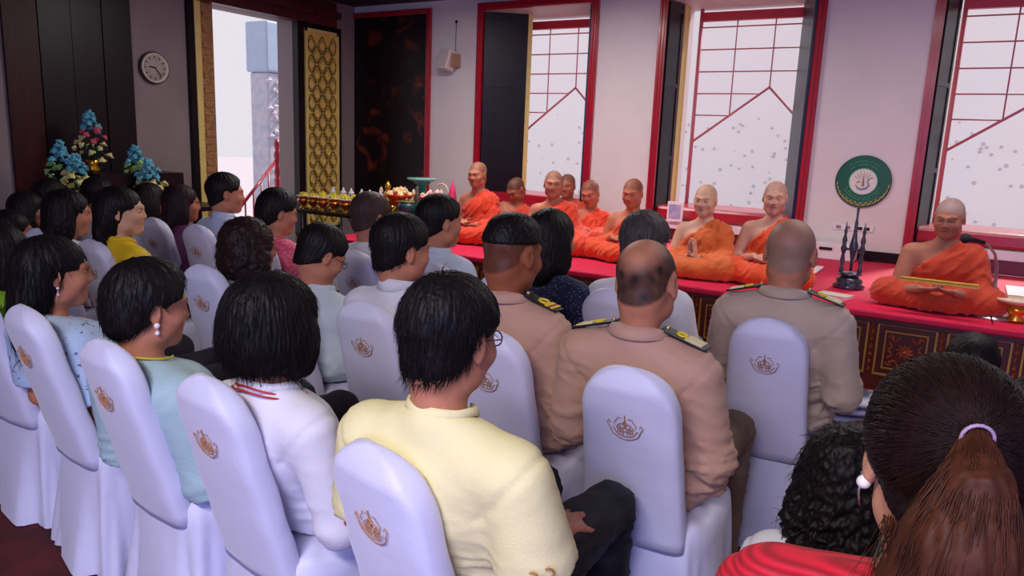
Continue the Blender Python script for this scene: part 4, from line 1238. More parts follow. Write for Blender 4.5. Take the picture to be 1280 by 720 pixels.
def collar_mesh(name, sk, R, mt, root, h=.038, r0=.062, flare=.024, drop=.03, span=150, tilt=.35, thick=.003, sq=1.0, fold=True):
    NB = sk['NB']; c = NB+np.array([0, .004, .012]); n = 40; bm = bmesh.new(); rows = []
    prof = [(r0, -.012), (r0-.002, h), (r0+.004, h+.002)] + ([(r0+flare*.6, h*.45), (r0+flare, -drop*.6)] if fold else [(r0+.004, -.012)])
    for i in range(n+1):
        a = radians(-span+2*span*i/n); e = abs(a)/pi
        row = []
        for r_, z in prof:
            zz = z - tilt*r_*(1-cos(a))*.5+ (.020*sin(a)**2 if z <= h*.5 and fold else 0)
            row.append(bm.verts.new((c[0]+sin(a)*r_*1.04, c[1]-cos(a)*r_*1.0*sq, c[2]+zz)))
        rows.append(row)
    for A, B in zip(rows, rows[1:]):
        for j in range(len(prof)-1): bm.faces.new((A[j], A[j+1], B[j+1], B[j]))
    o = bmobj(name, bm, mt, root, True)
    md = o.modifiers.new('thickness', 'SOLIDIFY'); md.thickness = thick
    return o

def glasses(root, C, R, hs, mt=None, thin=.0016):
    mt = mt or GLASSM
    def p(x, y, z): return tuple(C+R@(np.array([x, y, z])*hs))
    bm = bmesh.new()
    for s in (-1, 1):
        tube(bm, [p(s*.033+.021*cos(t), .108-.006*abs(cos(t)), .0+.016*sin(t)) for t in np.linspace(0, 2*pi, 14, endpoint=False)], thin, 5, True)
        tube(bm, [p(s*.054, .102, .005), p(s*.076, .07, .006), p(s*.083, .0, .006), p(s*.082, -.02, -.01)], thin, 5)
    tube(bm, [p(-.012, .112, .004), p(0, .115, .007), p(.012, .112, .004)], thin, 5)
    return bmobj('glasses', bm, mt, root, True)
def earring(root, C, R, hs, side=1, drop=False, size=.006, mt=None):
    mt = mt or WHITEC
    c = C+R@(np.array([side*.086, .0, -.040])*hs)
    bm = bmesh.new()
    for k in range(2 if drop else 1):
        b = bmesh.ops.create_icosphere(bm, subdivisions=2, radius=size*(1-.2*k)); bmesh.ops.translate(bm, vec=Vector(c)-Vector((0, 0, .022*k)), verts=b['verts'])
    if drop: tube(bm, [tuple(c), tuple(c-np.array([0, 0, .022]))], .001, 4)
    return bmobj('earring', bm, mt, root, True)

LAP = dict(L=[(-.245, -.01, .70), (-.07, .24, .63)], R=[(.245, -.01, .70), (.07, .24, .63)])
def person(label, head, Y, seat, rz=0.0, hy=0.0, hp=0.0, hr=0.0, skin=SK1, hs=1.0, hair=None, hairc=BLK, stub=None,
           top=None, topoff=.014, sleeve='short', legs=None, wd=.17, fat=0.0, bust=.0, arms=None, lod=1, group=None,
           collar=None, seatz=.47, extra=None, strand=0, foldamt=.006, sh=0.0, hipy=-.05, name='person', loose=.016, female=False, strandk=None, hands=True, trap=0.0):
    HB = {0: (.0038, .010, .0035), 1: (.0048, .013, .0045), 2: (.006, .017, .006)}[lod]
    hw = aty(head[0], head[1], Y)
    o = np.array([seat[0], seat[1], 0.0]); Rz = rz2(rz)
    H = Rz.T@(hw-o)
    root = empty(name, tuple(o), rz, label, 'person', group)
    R = rot(hy-rz, hp, hr)
    sk = make_skel(H, 0, hipy, seatz, wd, sh=sh)
    seed = int(abs(head[0]*7+head[1])) % 1000
    arms = dict(arms or {})
    ao = arms.get('out', .045)
    arms.setdefault('L', [tuple(sk['S']+np.array([-wd-ao, .05, -.29])), (sk['S'][0]-.08, .25, seatz+.19)])
    arms.setdefault('R', [tuple(sk['S']+np.array([wd+ao, .05, -.29])), (sk['S'][0]+.08, .25, seatz+.19)])
    # keep arm targets relative to shoulder slump
    A = {}
    for s_ in 'LR':
        el, wr = [np.array(q, float) for q in arms[s_][:2]]
        sh_j = sk['S'+s_]
        A[s_] = (el, wr)
        # elbow limited to a human upper arm
        d = el-sh_j; L = np.linalg.norm(d); A[s_] = (sh_j+d/L*min(max(L, .26), .31), wr)
        d = wr-A[s_][0]; L = np.linalg.norm(d); A[s_] = (A[s_][0], A[s_][0]+d/L*min(max(L, .22), .27))
    # ---- body: one continuous skin surface
    XA = abs(sk['S'][0])+wd+.18
    lo = np.array([-XA, min(sk['S'][1], hipy)-.22, seatz-.04]); hi = np.array([XA, .46, H[2]+.16])
    fine = [((H[0]-.11, H[1]-.13, H[2]-.16), (H[0]+.11, H[1]+.15, H[2]+.14), HB[0])]
    if arms.get('fine'): 
        a_, b_ = arms['fine']; fine.append((a_, b_, .006))
    f = Field(lo, hi, HB[1]*1.15, fine)
    head_prims(f, H, R, hs, fat=fat*.15)
    f.cap(H+R@np.array([0, -.030, -.055])*hs, sk['NB']+np.array([0, -.005, -.02]), .050*hs+fat*.15, .056+fat*.15, .03)
    torso_prims(f, sk, -.010, fat, .05, bust*.8)
    for s_ in 'LR':
        arm_prims(f, sk, s_, A[s_], -.004, 2.0, .03, fat=fat*.4)
        if hands:
            el, wr = A[s_]; hd = arms.get('hd'+s_); d = wr-el
            tip, pn = hd if hd else (d, (0, 0, -1))
            hand_prims(f, wr, tip, pn, 1 if s_ == 'L' else -1, arms.get('curl', .45), .95)
    V, Q = f.mesh(1)
    T = paint_face(V, H, R, hs, skin, stub=stub, female=female)
    body = mesh_obj('body', V, Q, skin_mat(), root, T)
    # ---- clothing
    if top is not None:
        lo2 = np.array([-XA, min(sk['S'][1], hipy)-.24, seatz-.02]); hi2 = np.array([XA, .42, sk['NB'][2]+.10])
        g = Field(lo2, hi2, HB[1])
        torso_prims(g, sk, topoff, fat, .05, bust)
        if trap: g.cap(sk['SL']*.6+sk['S']*.4+np.array([0, 0, .03]), sk['SR']*.6+sk['S']*.4+np.array([0, 0, .03]), .045+trap, None, .05)
        g.cut(sk['NB']+np.array([0, 0, .012]), (0, .30, 1), .01)
        for s_ in 'LR':
            if sleeve == 'short': arm_short(g, sk, s_, A[s_], topoff, .72, loose, fat=fat*.5)
            elif sleeve == 'long': arm_prims(g, sk, s_, A[s_], topoff, 1.92, .03, loose*.6, fat=fat*.5)
            elif sleeve == 'none': pass
        # hem
        g.cut((0, 0, seatz+.015), (0, 0, -1), .01)
        V, Q = g.mesh(1); V = folds(V, Q, foldamt, seed, sk)
        if lod == 0:      # stitched armhole seams
            Nn = normals(V, Q)
            for s_ in 'LR':
                sj = sk['S'+s_]; d_ = A[s_][0]-sj; d_ = d_/np.linalg.norm(d_)+np.array([.9 if s_ == 'R' else -.9, 0, .1]); d_ /= np.linalg.norm(d_)
                tt = (V-sj)@d_; near = np.linalg.norm(V-sj, axis=1) < .12
                V = V-Nn*(near*.0045*np.exp(-((tt-.004)/.007)**2))[:, None]
        shirt = mesh_obj('shirt' if not female else 'blouse', V, Q, top, root)
        # shoulder seam / yoke
    if legs is not None:
        g = Field((-.34, hipy-.20, .0), (.34, .66, seatz+.22), HB[1]*1.2)
        z0 = seatz+.095
        g.ell((0, hipy, z0+.03), (.17+fat, .13+fat, .12), None, .04)
        for s in (-1, 1):
            g.cap((s*.085, hipy+.02, z0), (s*.115, .40, z0+.0), .090+fat*.5, .070, .03)
            g.cap((s*.115, .41, z0), (s*.115, .43, .10), .070, .052, .02)
        V, Q = g.mesh(1); V = folds(V, Q, .005, seed+9, sk)
        tr = mesh_obj('trousers' if not female else 'skirt', V, Q, legs, root)
        for s in (-1, 1):
            bm = bmesh.new(); b = bmesh.ops.create_icosphere(bm, subdivisions=2, radius=1)
            bmesh.ops.transform(bm, matrix=Matrix.Translation((s*.115, .47, .045)) @ Matrix.Diagonal((.045, .125, .045, 1)), verts=bm.verts)
            bmobj('shoe', bm, BLACK, root, True)
    if collar: collar_mesh('collar', sk, R, collar.get('m', top), root, **{k_: v_ for k_, v_ in collar.items() if k_ != 'm'})
    # ---- hair
    hv = None
    if hair:
        V, Q, N = hair_mesh(hair, H, R, hs, HB[2], seed)
        hm = hair_mat(hairc)
        ho = mesh_obj('hair', V, Q, hm, root)
        if strand:
            kw = dict(rad=.0011, length=.07, down=1.0, lift=.004)
            if strandk: kw.update(strandk)
            sv, sq_ = strands(V, N, H, R, hs, strand, kw.pop('length'), seed, **kw)
            so = mesh_obj('loose_strands', sv, sq_, hm, ho); so['kind'] = 'stuff'
        hv = (V, N, ho)
    ctx = dict(root=root, H=H, R=R, hs=hs, sk=sk, A=A, hv=hv, body=body, seatz=seatz)
    if extra: extra(ctx)
    return ctx

# ------------------------------------------------------------------ dress details
KHAKI = mat('khaki_uniform', (192, 148, 128), .75, noise=.04, nscale=5, bump=.15, bscale=260, sheen=.1)
KHAKI2 = mat('khaki_uniform_tan', (186, 162, 144), .75, noise=.04, nscale=5, bump=.15, bscale=260, sheen=.1)
KHTR = mat('khaki_trousers', (128, 104, 88), .8, noise=.06, nscale=5, bump=.15, bscale=260)
YELT = mat('yellow_stripe', (226, 196, 40), .5); REDS = mat('red_stripe', (150, 20, 30), .5)
GOLDB = mat('gold_button', (226, 200, 130), .3, metal=.8)
def board_frame(ctx, side):
    sk = ctx['sk']; s = -1 if side == 'L' else 1
    a = sk['NB']*.62+sk['S'+side]*.38; b = sk['S'+side].copy()
    a = a+np.array([0, .005, .062]); b = b+np.array([s*.012, .005, .079])
    return a, b
def epaulette(ctx, side, kind='loop'):
    a, b = board_frame(ctx, side); d = b-a; L = np.linalg.norm(d); d /= L
    y = np.array([0, 1., 0]); y -= d*(y@d); y /= np.linalg.norm(y); n = np.cross(d, y); n = n if n[2] > 0 else -n
    M = Matrix([[d[0], y[0], n[0], a[0]], [d[1], y[1], n[1], a[1]], [d[2], y[2], n[2], a[2]], [0, 0, 0, 1]])
    bm = bmesh.new(); box(bm, (0, -.027, -.004), (L+.01, .027, .004), M, .003)
    e = bmobj('shoulder_board', bm, BLACK, ctx['root'])
    if kind == 'loop':
        bm = bmesh.new(); box(bm, (L-.012, -.0275, .003), (L-.002, .0275, .0065), M); bmobj('rank_stripe', bm, YELT, e)
        bm = bmesh.new(); box(bm, (L-.036, -.0275, .003), (L-.022, .0275, .0065), M); bmobj('rank_stripe', bm, YELT, e)
        bm = bmesh.new(); box(bm, (L-.022, -.0275, .003), (L-.012, .0275, .0060), M); bmobj('red_band', bm, REDS, e)
        bm = bmesh.new(); tube(bm, [M @ Vector((L-.052+.017*cos(t), .017*sin(t), .0055)) for t in np.linspace(0, 2*pi, 16, endpoint=False)], .0052, 5, True); bmobj('rank_loop', bm, YELT, e, True)
    else:
        bm = bmesh.new(); box(bm, (L-.058, -.026, .003), (L-.004, .026, .007), M, .001); bmobj('broad_braid', bm, mat('pale_braid', (226, 212, 160), .5, bump=.5, bscale=260), e)
        bm = bmesh.new(); tube(bm, [M @ Vector((L-.074+.014*cos(t), .014*sin(t), .0055)) for t in np.linspace(0, 2*pi, 14, endpoint=False)], .005, 5, True); bmobj('rank_loop', bm, YELT, e, True)
    bm = bmesh.new(); b_ = bmesh.ops.create_icosphere(bm, subdivisions=2, radius=.0065); bmesh.ops.translate(bm, vec=M @ Vector((.012, 0, .006)), verts=b_['verts'])
    bmobj('button', bm, GOLDB, e, True)

def both(kind):
    def fn(ctx): epaulette(ctx, 'L', kind); epaulette(ctx, 'R', kind)
    return fn

# ------------------------------------------------------------------ monks
ROBE = mat('orange_robe', (212, 52, 6), .75, noise=.08, nscale=6, bump=.2, bscale=90, sheen=.2)
ROBE2 = mat('bright_orange_robe', (224, 70, 12), .75, noise=.08, nscale=6, bump=.2, bscale=90, sheen=.2)
ROBE3 = mat('ochre_orange_robe', (214, 98, 34), .75, noise=.08, nscale=6, bump=.2, bscale=90, sheen=.2)
ROBE4 = mat('russet_orange_robe', (192, 56, 18), .75, noise=.08, nscale=6, bump=.2, bscale=90, sheen=.2)
def monk(label, head, Y, base, rz, hy, hp=0.1, hr=0, skin=SK1, robe=ROBE, pose='lap', stub=((60, 44, 40), 0, .55), s=1.0, hs=1.0, fat=.02, z0=None, extra=None, wd=.165, lod=1, shirt=True, kx=.245, grp='monks seated on the red dais'):
    hw = aty(head[0], head[1], Y); z0 = PZ if z0 is None else z0
    o = np.array([base[0], base[1], z0]); Rz = rz2(rz); H = Rz.T@(hw-o)
    root = empty('person', tuple(o), rz, label, 'person', grp)
    R = rot(hy-rz, hp, hr)
    sk = make_skel(H, 0, 0.0, 0.0, wd)
    sk['P'][2] = .11
    S = sk['S']
    if pose == 'wai':
        wr = {'L': S+np.array([-.024, .20, -.21]), 'R': S+np.array([.024, .20, -.21])}; el = {'L': S+np.array([-.22, .08, -.27]), 'R': S+np.array([.22, .08, -.27])}
        hd = {'L': ((.08, .25, 1), (1, 0, 0)), 'R': ((-.08, .25, 1), (-1, 0, 0))}; curl = .06
    elif pose == 'hold':
        wr = {'L': S+np.array([-.10, .24, -.22]), 'R': S+np.array([.10, .24, -.22])}; el = {'L': S+np.array([-.24, .05, -.28]), 'R': S+np.array([.24, .05, -.28])}
        hd = {'L': ((.9, .25, .1), (0, -.3, 1)), 'R': ((-.9, .25, .1), (0, -.3, 1))}; curl = .7
    else:
        wr = {'L': np.array([-.09, .20, .175]), 'R': np.array([.09, .21, .20])}; el = {'L': S+np.array([-.235, .05, -.26]), 'R': S+np.array([.235, .05, -.26])}
        hd = {'L': ((.9, .25, -.15), (0, -.3, 1)), 'R': ((-.9, .25, -.15), (0, .2, 1))}; curl = .35
    lo = np.array([-.40, -.30, 0.0]); hi = np.array([.40, .46, H[2]+.16])
    hc = (wr['L']+wr['R'])/2
    f = Field(lo, hi, .014, [((H[0]-.11, H[1]-.13, H[2]-.16), (H[0]+.11, H[1]+.15, H[2]+.14), .0048), (tuple(hc-np.array([.10, .08, .06])), tuple(hc+np.array([.10, .10, .15])), .006)])
    head_prims(f, H, R, hs, fat=fat*.2)
    f.cap(H+R@np.array([0, -.030, -.055])*hs, sk['NB']+np.array([0, -.005, -.02]), .050*hs, .056, .03)
    torso_prims(f, sk, 0, fat, .05)
    A = {}
    for q in 'LR':
        sj = sk['S'+q]; d = el[q]-sj; L = np.linalg.norm(d); e_ = sj+d/L*min(max(L, .25), .30)
        A[q] = (e_, wr[q]); arm_prims(f, sk, q, A[q], 0, 2.0, .03, fat=fat*.4)
        hand_prims(f, wr[q], hd[q][0], hd[q][1], 1 if q == 'L' else -1, curl, .95)
    # crossed legs under the robe
    for q in (-1, 1):
        f.cap((q*.09, 0, .10), (q*kx*.93, .20, .09), .065, .05, .03); f.cap((q*kx*.93, .21, .08), (-q*.04, .28, .06), .045, .03, .02)
    f.cut((0, 0, 0.002), (0, 0, -1), .004)
    V, Q = f.mesh(1); T = paint_face(V, H, R, hs, skin, stub=stub)
    body = mesh_obj('body', V, Q, skin_mat(), root, T)
    g = Field((-.44, -.32, 0), (.44, .50, S[2]+.14), .0105)
    torso_prims(g, sk, .020, fat, .05)
    g.cut(sk['NB']+np.array([-.050, 0, .0]), (.66, 0, .75), .01)
    g.cut(sk['NB']+np.array([0, 0, .02]), (0, .3, 1), .01)
    sj = sk['SL']
    g.cap(sj+np.array([.02, 0, .0]), A['L'][0], .072, .070, .03); g.cap(A['L'][0], A['L'][0]*.35+A['L'][1]*.65, .068, .050, .02)
    g.cap(A['L'][0]+np.array([0, .02, -.02]), (A['L'][0][0]*.9, .12, .13), .055, .06, .04)
    for q in (-1, 1):
        g.cap((q*.09, 0, .11), (q*kx, .22, .095), .105, .080, .05); g.cap((q*kx, .23, .085), (-q*.05, .30, .07), .080, .062, .04)
    g.ell((0, .14, .07), (kx*.88, .20, .085), None, .05)
    g.cut((0, 0, 0.004), (0, 0, -1), .004)
    V, Q = g.mesh(1); V = robe_folds(V, Q, .009, int(head[0])); V[:, 2] = np.maximum(V[:, 2], .003)
    ro = mesh_obj('robe', V, Q, robe, root)
    # folded band that crosses the chest from the left shoulder
    ctx = dict(root=root, H=H, R=R, hs=hs, sk=sk, A=A, body=body, robe=ro)
    if extra: extra(ctx)
    return ctx
# ================================================================== placement of the seated crowd
PEOPLE = 1
def headmark(): pass
GOLDT = BLACK
chairs = {}
for key, u, v, rz, lab in (
    ('A', 467, 641, -.20, 'white-covered chair nearest the camera, behind the man in pale yellow shirt'),
    ('D', 259, 540, -.12, 'white-covered chair behind the woman with a big black bob and white jacket'),
    ('E', 132, 486, -.12, 'bluish white-covered chair behind the woman in pale teal jacket'),
    ('F', 32, 435, -.12, 'white-covered chair behind the woman in pale blue lace blouse'),
    ('B', 783, 522, 0.02, 'white-covered chair behind the balding officer in khaki uniform'),
    ('G', 454, 424, 0.0, 'white-covered chair behind the dark-haired man in white shirt'),
    ('H', 253, 371, 0.0, 'white-covered chair behind the curly-haired woman in white top'),
    ('M', 115, 333, 0.0, 'white-covered chair behind the woman in mustard yellow jacket'),
    ('C', 957, 446, 0.0, 'white-covered chair behind the officer with grey crew cut at the front'),
    ('I', 762, 403, 0.0, 'white-covered chair behind the grey-haired man in white shirt'),
    ('J', 442, 347, 0.0, 'white-covered chair behind the brown-grey haired man near the offering table'),
    ('K', 246, 309, 0.0, 'white-covered chair behind the man in pale blue shirt near the doorway'),
    ('L', 192, 299, 0.0, 'white-covered chair between the mustard jacket and the purple blouse')):
    x_, y_ = chair_at(u, v, rz); chairs[key] = (x_, y_)
    chair(x_, y_, rz, lab, len(chairs) % 3)
def ext_chair(key, x_, y_, lab):
    chairs[key] = (x_, y_); chair(x_, y_, 0, lab, len(chairs) % 3)
ext_chair('O1', chairs['B'][0]-.52, chairs['B'][1]+.10, 'white-covered chair behind the dark-skinned officer with flat-top haircut')
ext_chair('GL', chairs['G'][0]-.54, chairs['G'][1]+.04, 'white-covered chair behind the bowed man with glasses')
ext_chair('F2', chairs['F'][0]-.55, chairs['F'][1]+.05, 'white-covered chair cut by the left edge of the frame')
def stool(x_, y_, lab, z=.45):
    r = empty('stool', (x_, y_, 0), 0, lab, 'stool', 'dark stools')
    boxo('seat', (-.16, -.16, z-.04), (.16, .16, z), DARKP, r, .01)
    for a in (-.13, .13):
        for b in (-.13, .13): boxo('leg', (a-.015, b-.015, 0), (a+.015, b+.015, z-.04), DARKP, r)
ext_chair('FL', chairs['M'][0]-.58, chairs['M'][1]+.03, 'white-covered chair behind the woman in white floral lace')
ext_chair('BL', chairs['I'][0]-.55, chairs['I'][1]+.02, 'white-covered chair behind the woman in navy checked blouse')
ext_chair('W2', chairs['J'][0]+.50, chairs['J'][1]+.0, 'white-covered chair behind the white-shirted man facing the monks')
ext_chair('PK', chairs['J'][0]-.80, chairs['J'][1]+.03, 'white-covered chair behind the woman in pink lace')
ext_chair('PU', chairs['K'][0]-.0-.55*0-.0, chairs['K'][1]+.85, 'white-covered chair in front of the man in pale blue shirt') if False else None
def seat(k): return chairs[k][0], chairs[k][1]+.02

WSH = mat('white_shirt', (216, 214, 224), .75, noise=.03, nscale=4, bump=.15, bscale=200)
WSH2 = mat('pale_blue_shirt', (192, 200, 222), .75, noise=.03, nscale=4, bump=.15, bscale=200)
CREAM = mat('pale_yellow_polo', (234, 222, 168), .75, noise=.03, nscale=4, bump=.2, bscale=320)
TEALJ = mat('pale_teal_jacket', (166, 192, 200), .75, noise=.05, nscale=6, bump=.25, bscale=160)
BLKT = mat('black_trousers', (18, 16, 20), .7)
GRTR = mat('grey_trousers', (112, 122, 132), .8)
YJ = mat('mustard_jacket', (226, 182, 18), .65, noise=.06, nscale=6, bump=.15, bscale=60)
def pattern(name, c1, c2, kind='voronoi', scale=60, thr=.3, rough=.75, bump=0.0):
    M = bpy.data.materials.new(name); M.use_nodes = True
    N = M.node_tree.nodes; L = M.node_tree.links; b = N['Principled BSDF']; b.inputs['Roughness'].default_value = rough
    tc = N.new('ShaderNodeTexCoord')
    mx = N.new('ShaderNodeMix'); mx.data_type = 'RGBA'; mx.inputs[6].default_value = (*lin(c1), 1); mx.inputs[7].default_value = (*lin(c2), 1)
    if kind == 'voronoi':
        v = N.new('ShaderNodeTexVoronoi'); v.inputs['Scale'].default_value = scale; L.new(tc.outputs['Object'], v.inputs['Vector'])
        m_ = N.new('ShaderNodeMath'); m_.operation = 'LESS_THAN'; m_.inputs[1].default_value = thr; L.new(v.outputs['Distance'], m_.inputs[0]); f = m_.outputs[0]
    elif kind == 'wave':
        v = N.new('ShaderNodeTexWave'); v.bands_direction = 'Z'; v.inputs['Scale'].default_value = scale; v.inputs['Distortion'].default_value = .6; v.inputs['Detail'].default_value = 1
        L.new(tc.outputs['Object'], v.inputs['Vector']); f = v.outputs['Fac']
    else:
        v = N.new('ShaderNodeTexNoise'); v.inputs['Scale'].default_value = scale; v.inputs['Detail'].default_value = 2; L.new(tc.outputs['Object'], v.inputs['Vector'])
        m_ = N.new('ShaderNodeMath'); m_.operation = 'GREATER_THAN'; m_.inputs[1].default_value = thr; L.new(v.outputs['Fac'], m_.inputs[0]); f = m_.outputs[0]
    L.new(f, mx.inputs[0]); L.new(mx.outputs[2], b.inputs['Base Color'])
    if bump:
        bp = N.new('ShaderNodeBump'); bp.inputs['Strength'].default_value = bump; bp.inputs['Distance'].default_value = .01; L.new(f, bp.inputs['Height']); L.new(bp.outputs[0], b.inputs['Normal'])
    return M
PINK = pattern('pink_lace', (224, 84, 122), (236, 120, 150), scale=55, thr=.45, bump=.5)
NAVY = pattern('navy_dotted_check', (24, 28, 62), (104, 110, 150), scale=75, thr=.25)
LACE = pattern('pale_blue_lace', (176, 196, 226), (96, 110, 150), 'noise', 38, .62, bump=.3)
REDK = pattern('red_ribbed_knit', (214, 20, 52), (160, 8, 34), 'wave', 38, bump=.25)
LIME = mat('lime_green_blouse', (120, 170, 40), .7, noise=.1)
PURP = mat('purple_blouse', (98, 36, 84), .65, noise=.1)
DKM = mat('dark_blouse', (44, 34, 44), .7)

# ---- front row
def x_yellow(c):
    glasses(c['root'], c['H'], c['R'], c['hs'])
    A = c['A']; sk = c['sk']
    # small brown printed logo on the right sleeve
    s0 = sk['SR']; e0 = A['R'][0]; d = e0-s0; d /= np.linalg.norm(d); m_ = s0+(e0-s0)*.60
    side = np.array([.55, -.80, .1]); side -= d*(side@d); side /= np.linalg.norm(side); t = np.cross(d, side)
    bm = bmesh.new(); P = lambda a, b: tuple(m_+side*.0915+d*b+t*a-side*(a*a*6))
    for o_ in (-.018, .012):
        tube(bm, [P(o_+.011*cos(q), -.009+.012*sin(q)+.002) for q in np.linspace(0, 5.0, 9)], .0022, 5)
    bmobj('sleeve_logo', bm, mat('tan_print', (170, 122, 60), .6), c['root'])
person('man in pale yellow polo shirt and glasses, nearest seated figure at centre', (563, 421), 1.17, seat('A'), .0, -.10, .15, 0, SK1, .99,
       hair='short', hairc=BLK, top=CREAM, sleeve='short', legs=BLKT, wd=.185, fat=.014, lod=0, strand=2600,
       collar=dict(h=.022, r0=.062, flare=.012, drop=.012), extra=x_yellow, strandk=dict(rad=.0009, length=.045, lift=.002), loose=.022)
def x_white(c):
    sk = c['sk']
    for k, rr in enumerate((.082, .092)):
        pts = []
        for q in np.linspace(-2.5, 2.5, 26):
            pts.append(tuple(sk['NB']+np.array([sin(q)*rr*1.05, -cos(q)*rr*.95, .022-.008*k-.035*(1-cos(q))*.5-.012*abs(sin(q))])))
        tubeo('red_collar_piping', pts, .0025, mat('red_piping', (190, 24, 40), .6), c['root'])
    bm = bmesh.new(); e = c['A']['R'][0]
    rnd = random.Random(4)
    for i in range(14):
        b = bmesh.ops.create_icosphere(bm, subdivisions=1, radius=.010); bmesh.ops.translate(bm, vec=Vector(e+(sk['SR']-e)*rnd.uniform(.05, .5)+np.array([.052+rnd.uniform(-.004, .004), rnd.uniform(-.03, .03), 0])), verts=b['verts'])
    bmobj('sleeve_flowers', bm, mat('red_embroidery', (190, 50, 56), .7, rgb2=(60, 70, 140), nscale=40), c['root'])
person('woman with large black bob in white jacket with red-piped collar', (345, 406), 1.26, seat('D'), .0, -.12, .1, 0, SK1, 1.06,
       hair='bob', top=mat('white_linen_jacket', (222, 218, 228), .8, noise=.03, nscale=5, bump=.12, bscale=240), sleeve='long', legs=BLKT, wd=.150, fat=.006, loose=.006, lod=0, strand=2600, female=True, extra=x_white, collar=dict(h=.018, r0=.066, flare=.014, drop=.02, fold=True), strandk=dict(length=.07, rad=.001, lift=.003))
def x_teal(c):
    earring(c['root'], c['H'], c['R'], c['hs'], 1, True, .0085)
    sk = c['sk']; pts = [tuple(sk['NB']+np.array([sin(q)*.078, -cos(q)*.075, .03-.03*(1-cos(q))*.5])) for q in np.linspace(-2.6, 2.6, 24)]
    tubeo('yellow_neck_trim', pts, .004, mat('yellow_trim', (206, 186, 60), .6), c['root'])
person('woman with short black hair and pearl earring in pale teal jacket', (187, 383), 1.28, seat('E'), .0, -.32, .12, 0, SK1, 1.0,
       hair='pixie', top=TEALJ, sleeve='long', legs=BLKT, wd=.165, fat=.022, lod=0, strand=1500, female=True, extra=x_teal, strandk=dict(length=.04, rad=.0009, lift=.003))
person('woman with long black hair and drop earring in pale blue lace blouse', (68, 340), 1.36, seat('F'), .0, -.38, .05, 0, SK1, 1.04,
       hair='long', top=LACE, sleeve='short', legs=DKM, wd=.16, fat=.012, lod=0, strand=1500, female=True, extra=lambda c: earring(c['root'], c['H'], c['R'], c['hs'], 1, True, .005), strandk=dict(length=.12, rad=.001))
person('woman with black hair and bright green top at the left edge', (2, 318), 1.52, seat('F2'), .0, -.2, .05, 0, SK1, 1.04,
       hair='shoulder', top=LIME, sleeve='long', legs=DKM, wd=.165, lod=1, female=True)
# ---- second row
person('balding officer with greying stubble in khaki uniform, middle of the three', (808, 352), 2.06, seat('B'), .0, .02, .12, -.05, SK1, 1.08,
       stub=((34, 24, 22), .95, .97), top=KHAKI, sleeve='long', legs=KHTR, wd=.188, fat=.016, lod=0, extra=both('broad'),
       collar=dict(h=.028, r0=.062, flare=.034, drop=.016, span=172, tilt=.5), foldamt=.013)
person('dark-skinned officer with flat-top haircut in khaki uniform, left of the three', (640, 317), 2.16, seat('O1'), .0, -.22, .12, 0, (150, 84, 56), 1.08,
       hair='flattop', hairc=(18, 12, 14), stub=((48, 26, 22), 0, .75), top=KHAKI, sleeve='long', legs=KHTR, wd=.185, fat=.014, lod=0, extra=both('loop'),
       collar=dict(h=.028, r0=.062, flare=.034, drop=.016, span=172, tilt=.5), foldamt=.012)
person('dark-haired man in white shirt, seated left of the flat-top officer', (502, 312), 2.22, seat('G'), .0, -.42, .12, 0, SK1, 1.08,
       hair='short', top=WSH, sleeve='short', legs=GRTR, wd=.18, fat=.018, lod=1, collar=dict(h=.040, r0=.064, flare=.014, drop=.016), strand=600, strandk=dict(length=.035))
def x_gl(c): glasses(c['root'], c['H'], c['R'], c['hs'])
person('bowed man with glasses in white shirt, head bent low', (402, 318), 2.35, seat('GL'), .0, -.40, .5, 0, SK1, 1.04,
       hair='short', top=mat('pale_grey_shirt', (192, 200, 208), .8, bump=.3, bscale=120), sleeve='short', legs=GRTR, wd=.17, lod=1, collar=dict(h=.024, r0=.062, flare=.016, drop=.02), extra=x_gl, foldamt=.012)
person('woman with curly dark brown hair in white top', (313, 308), 2.28, seat('H'), .0, -.42, .1, 0, SK2, 1.06,
       hair='curly', hairc=(40, 22, 22), top=WSH, sleeve='short', legs=DKM, wd=.165, fat=.012, lod=1, female=True, strand=1200, strandk=dict(length=.04, curl=.25))
person('woman in mustard yellow jacket with hair pinned back', (152, 264), 2.30, seat('M'), .0, -.75, .0, 0, (214, 160, 126), 1.06,
       hair='long', top=YJ, sleeve='long', legs=DKM, wd=.165, lod=1, female=True, collar=dict(h=.02, r0=.064, flare=.02, drop=.02, m=YJ))
person('woman in white floral lace left of the mustard jacket, dark hair', (86, 266), 2.32, seat('FL'), .0, -.6, .1, 0, SK1, 1.06,
       hair='shoulder', top=pattern('white_floral_lace', (206, 204, 214), (90, 90, 110), 'noise', 50, .6), sleeve='short', legs=DKM, wd=.16, lod=1, female=True)
# ---- third row
person('officer with grey crew cut in khaki uniform, nearest the dais', (988, 316), 2.86, seat('C'), .0, .04, .06, .03, SK1, 1.08,
       hair=None, stub=((126, 112, 98), .5, .72), top=KHAKI2, sleeve='long', legs=KHTR, wd=.188, fat=.014, lod=0, extra=both('broad'),
       collar=dict(h=.028, r0=.062, flare=.034, drop=.016, span=172, tilt=.5), foldamt=.013)
person('grey-haired man in white shirt, half hidden behind the balding officer', (806, 305), 2.95, seat('I'), .0, -.15, .12, 0, SK1, 1.08,
       hair='short', hairc=(74, 66, 66), top=WSH, sleeve='long', legs=GRTR, wd=.18, lod=1, strand=700, strandk=dict(length=.03))
person('woman with black hair in navy dotted check blouse', (690, 298), 2.90, seat('BL'), .0, -.35, .1, 0, SK1, 1.04,
       hair='shoulder', top=NAVY, sleeve='long', legs=DKM, wd=.165, lod=1, female=True)
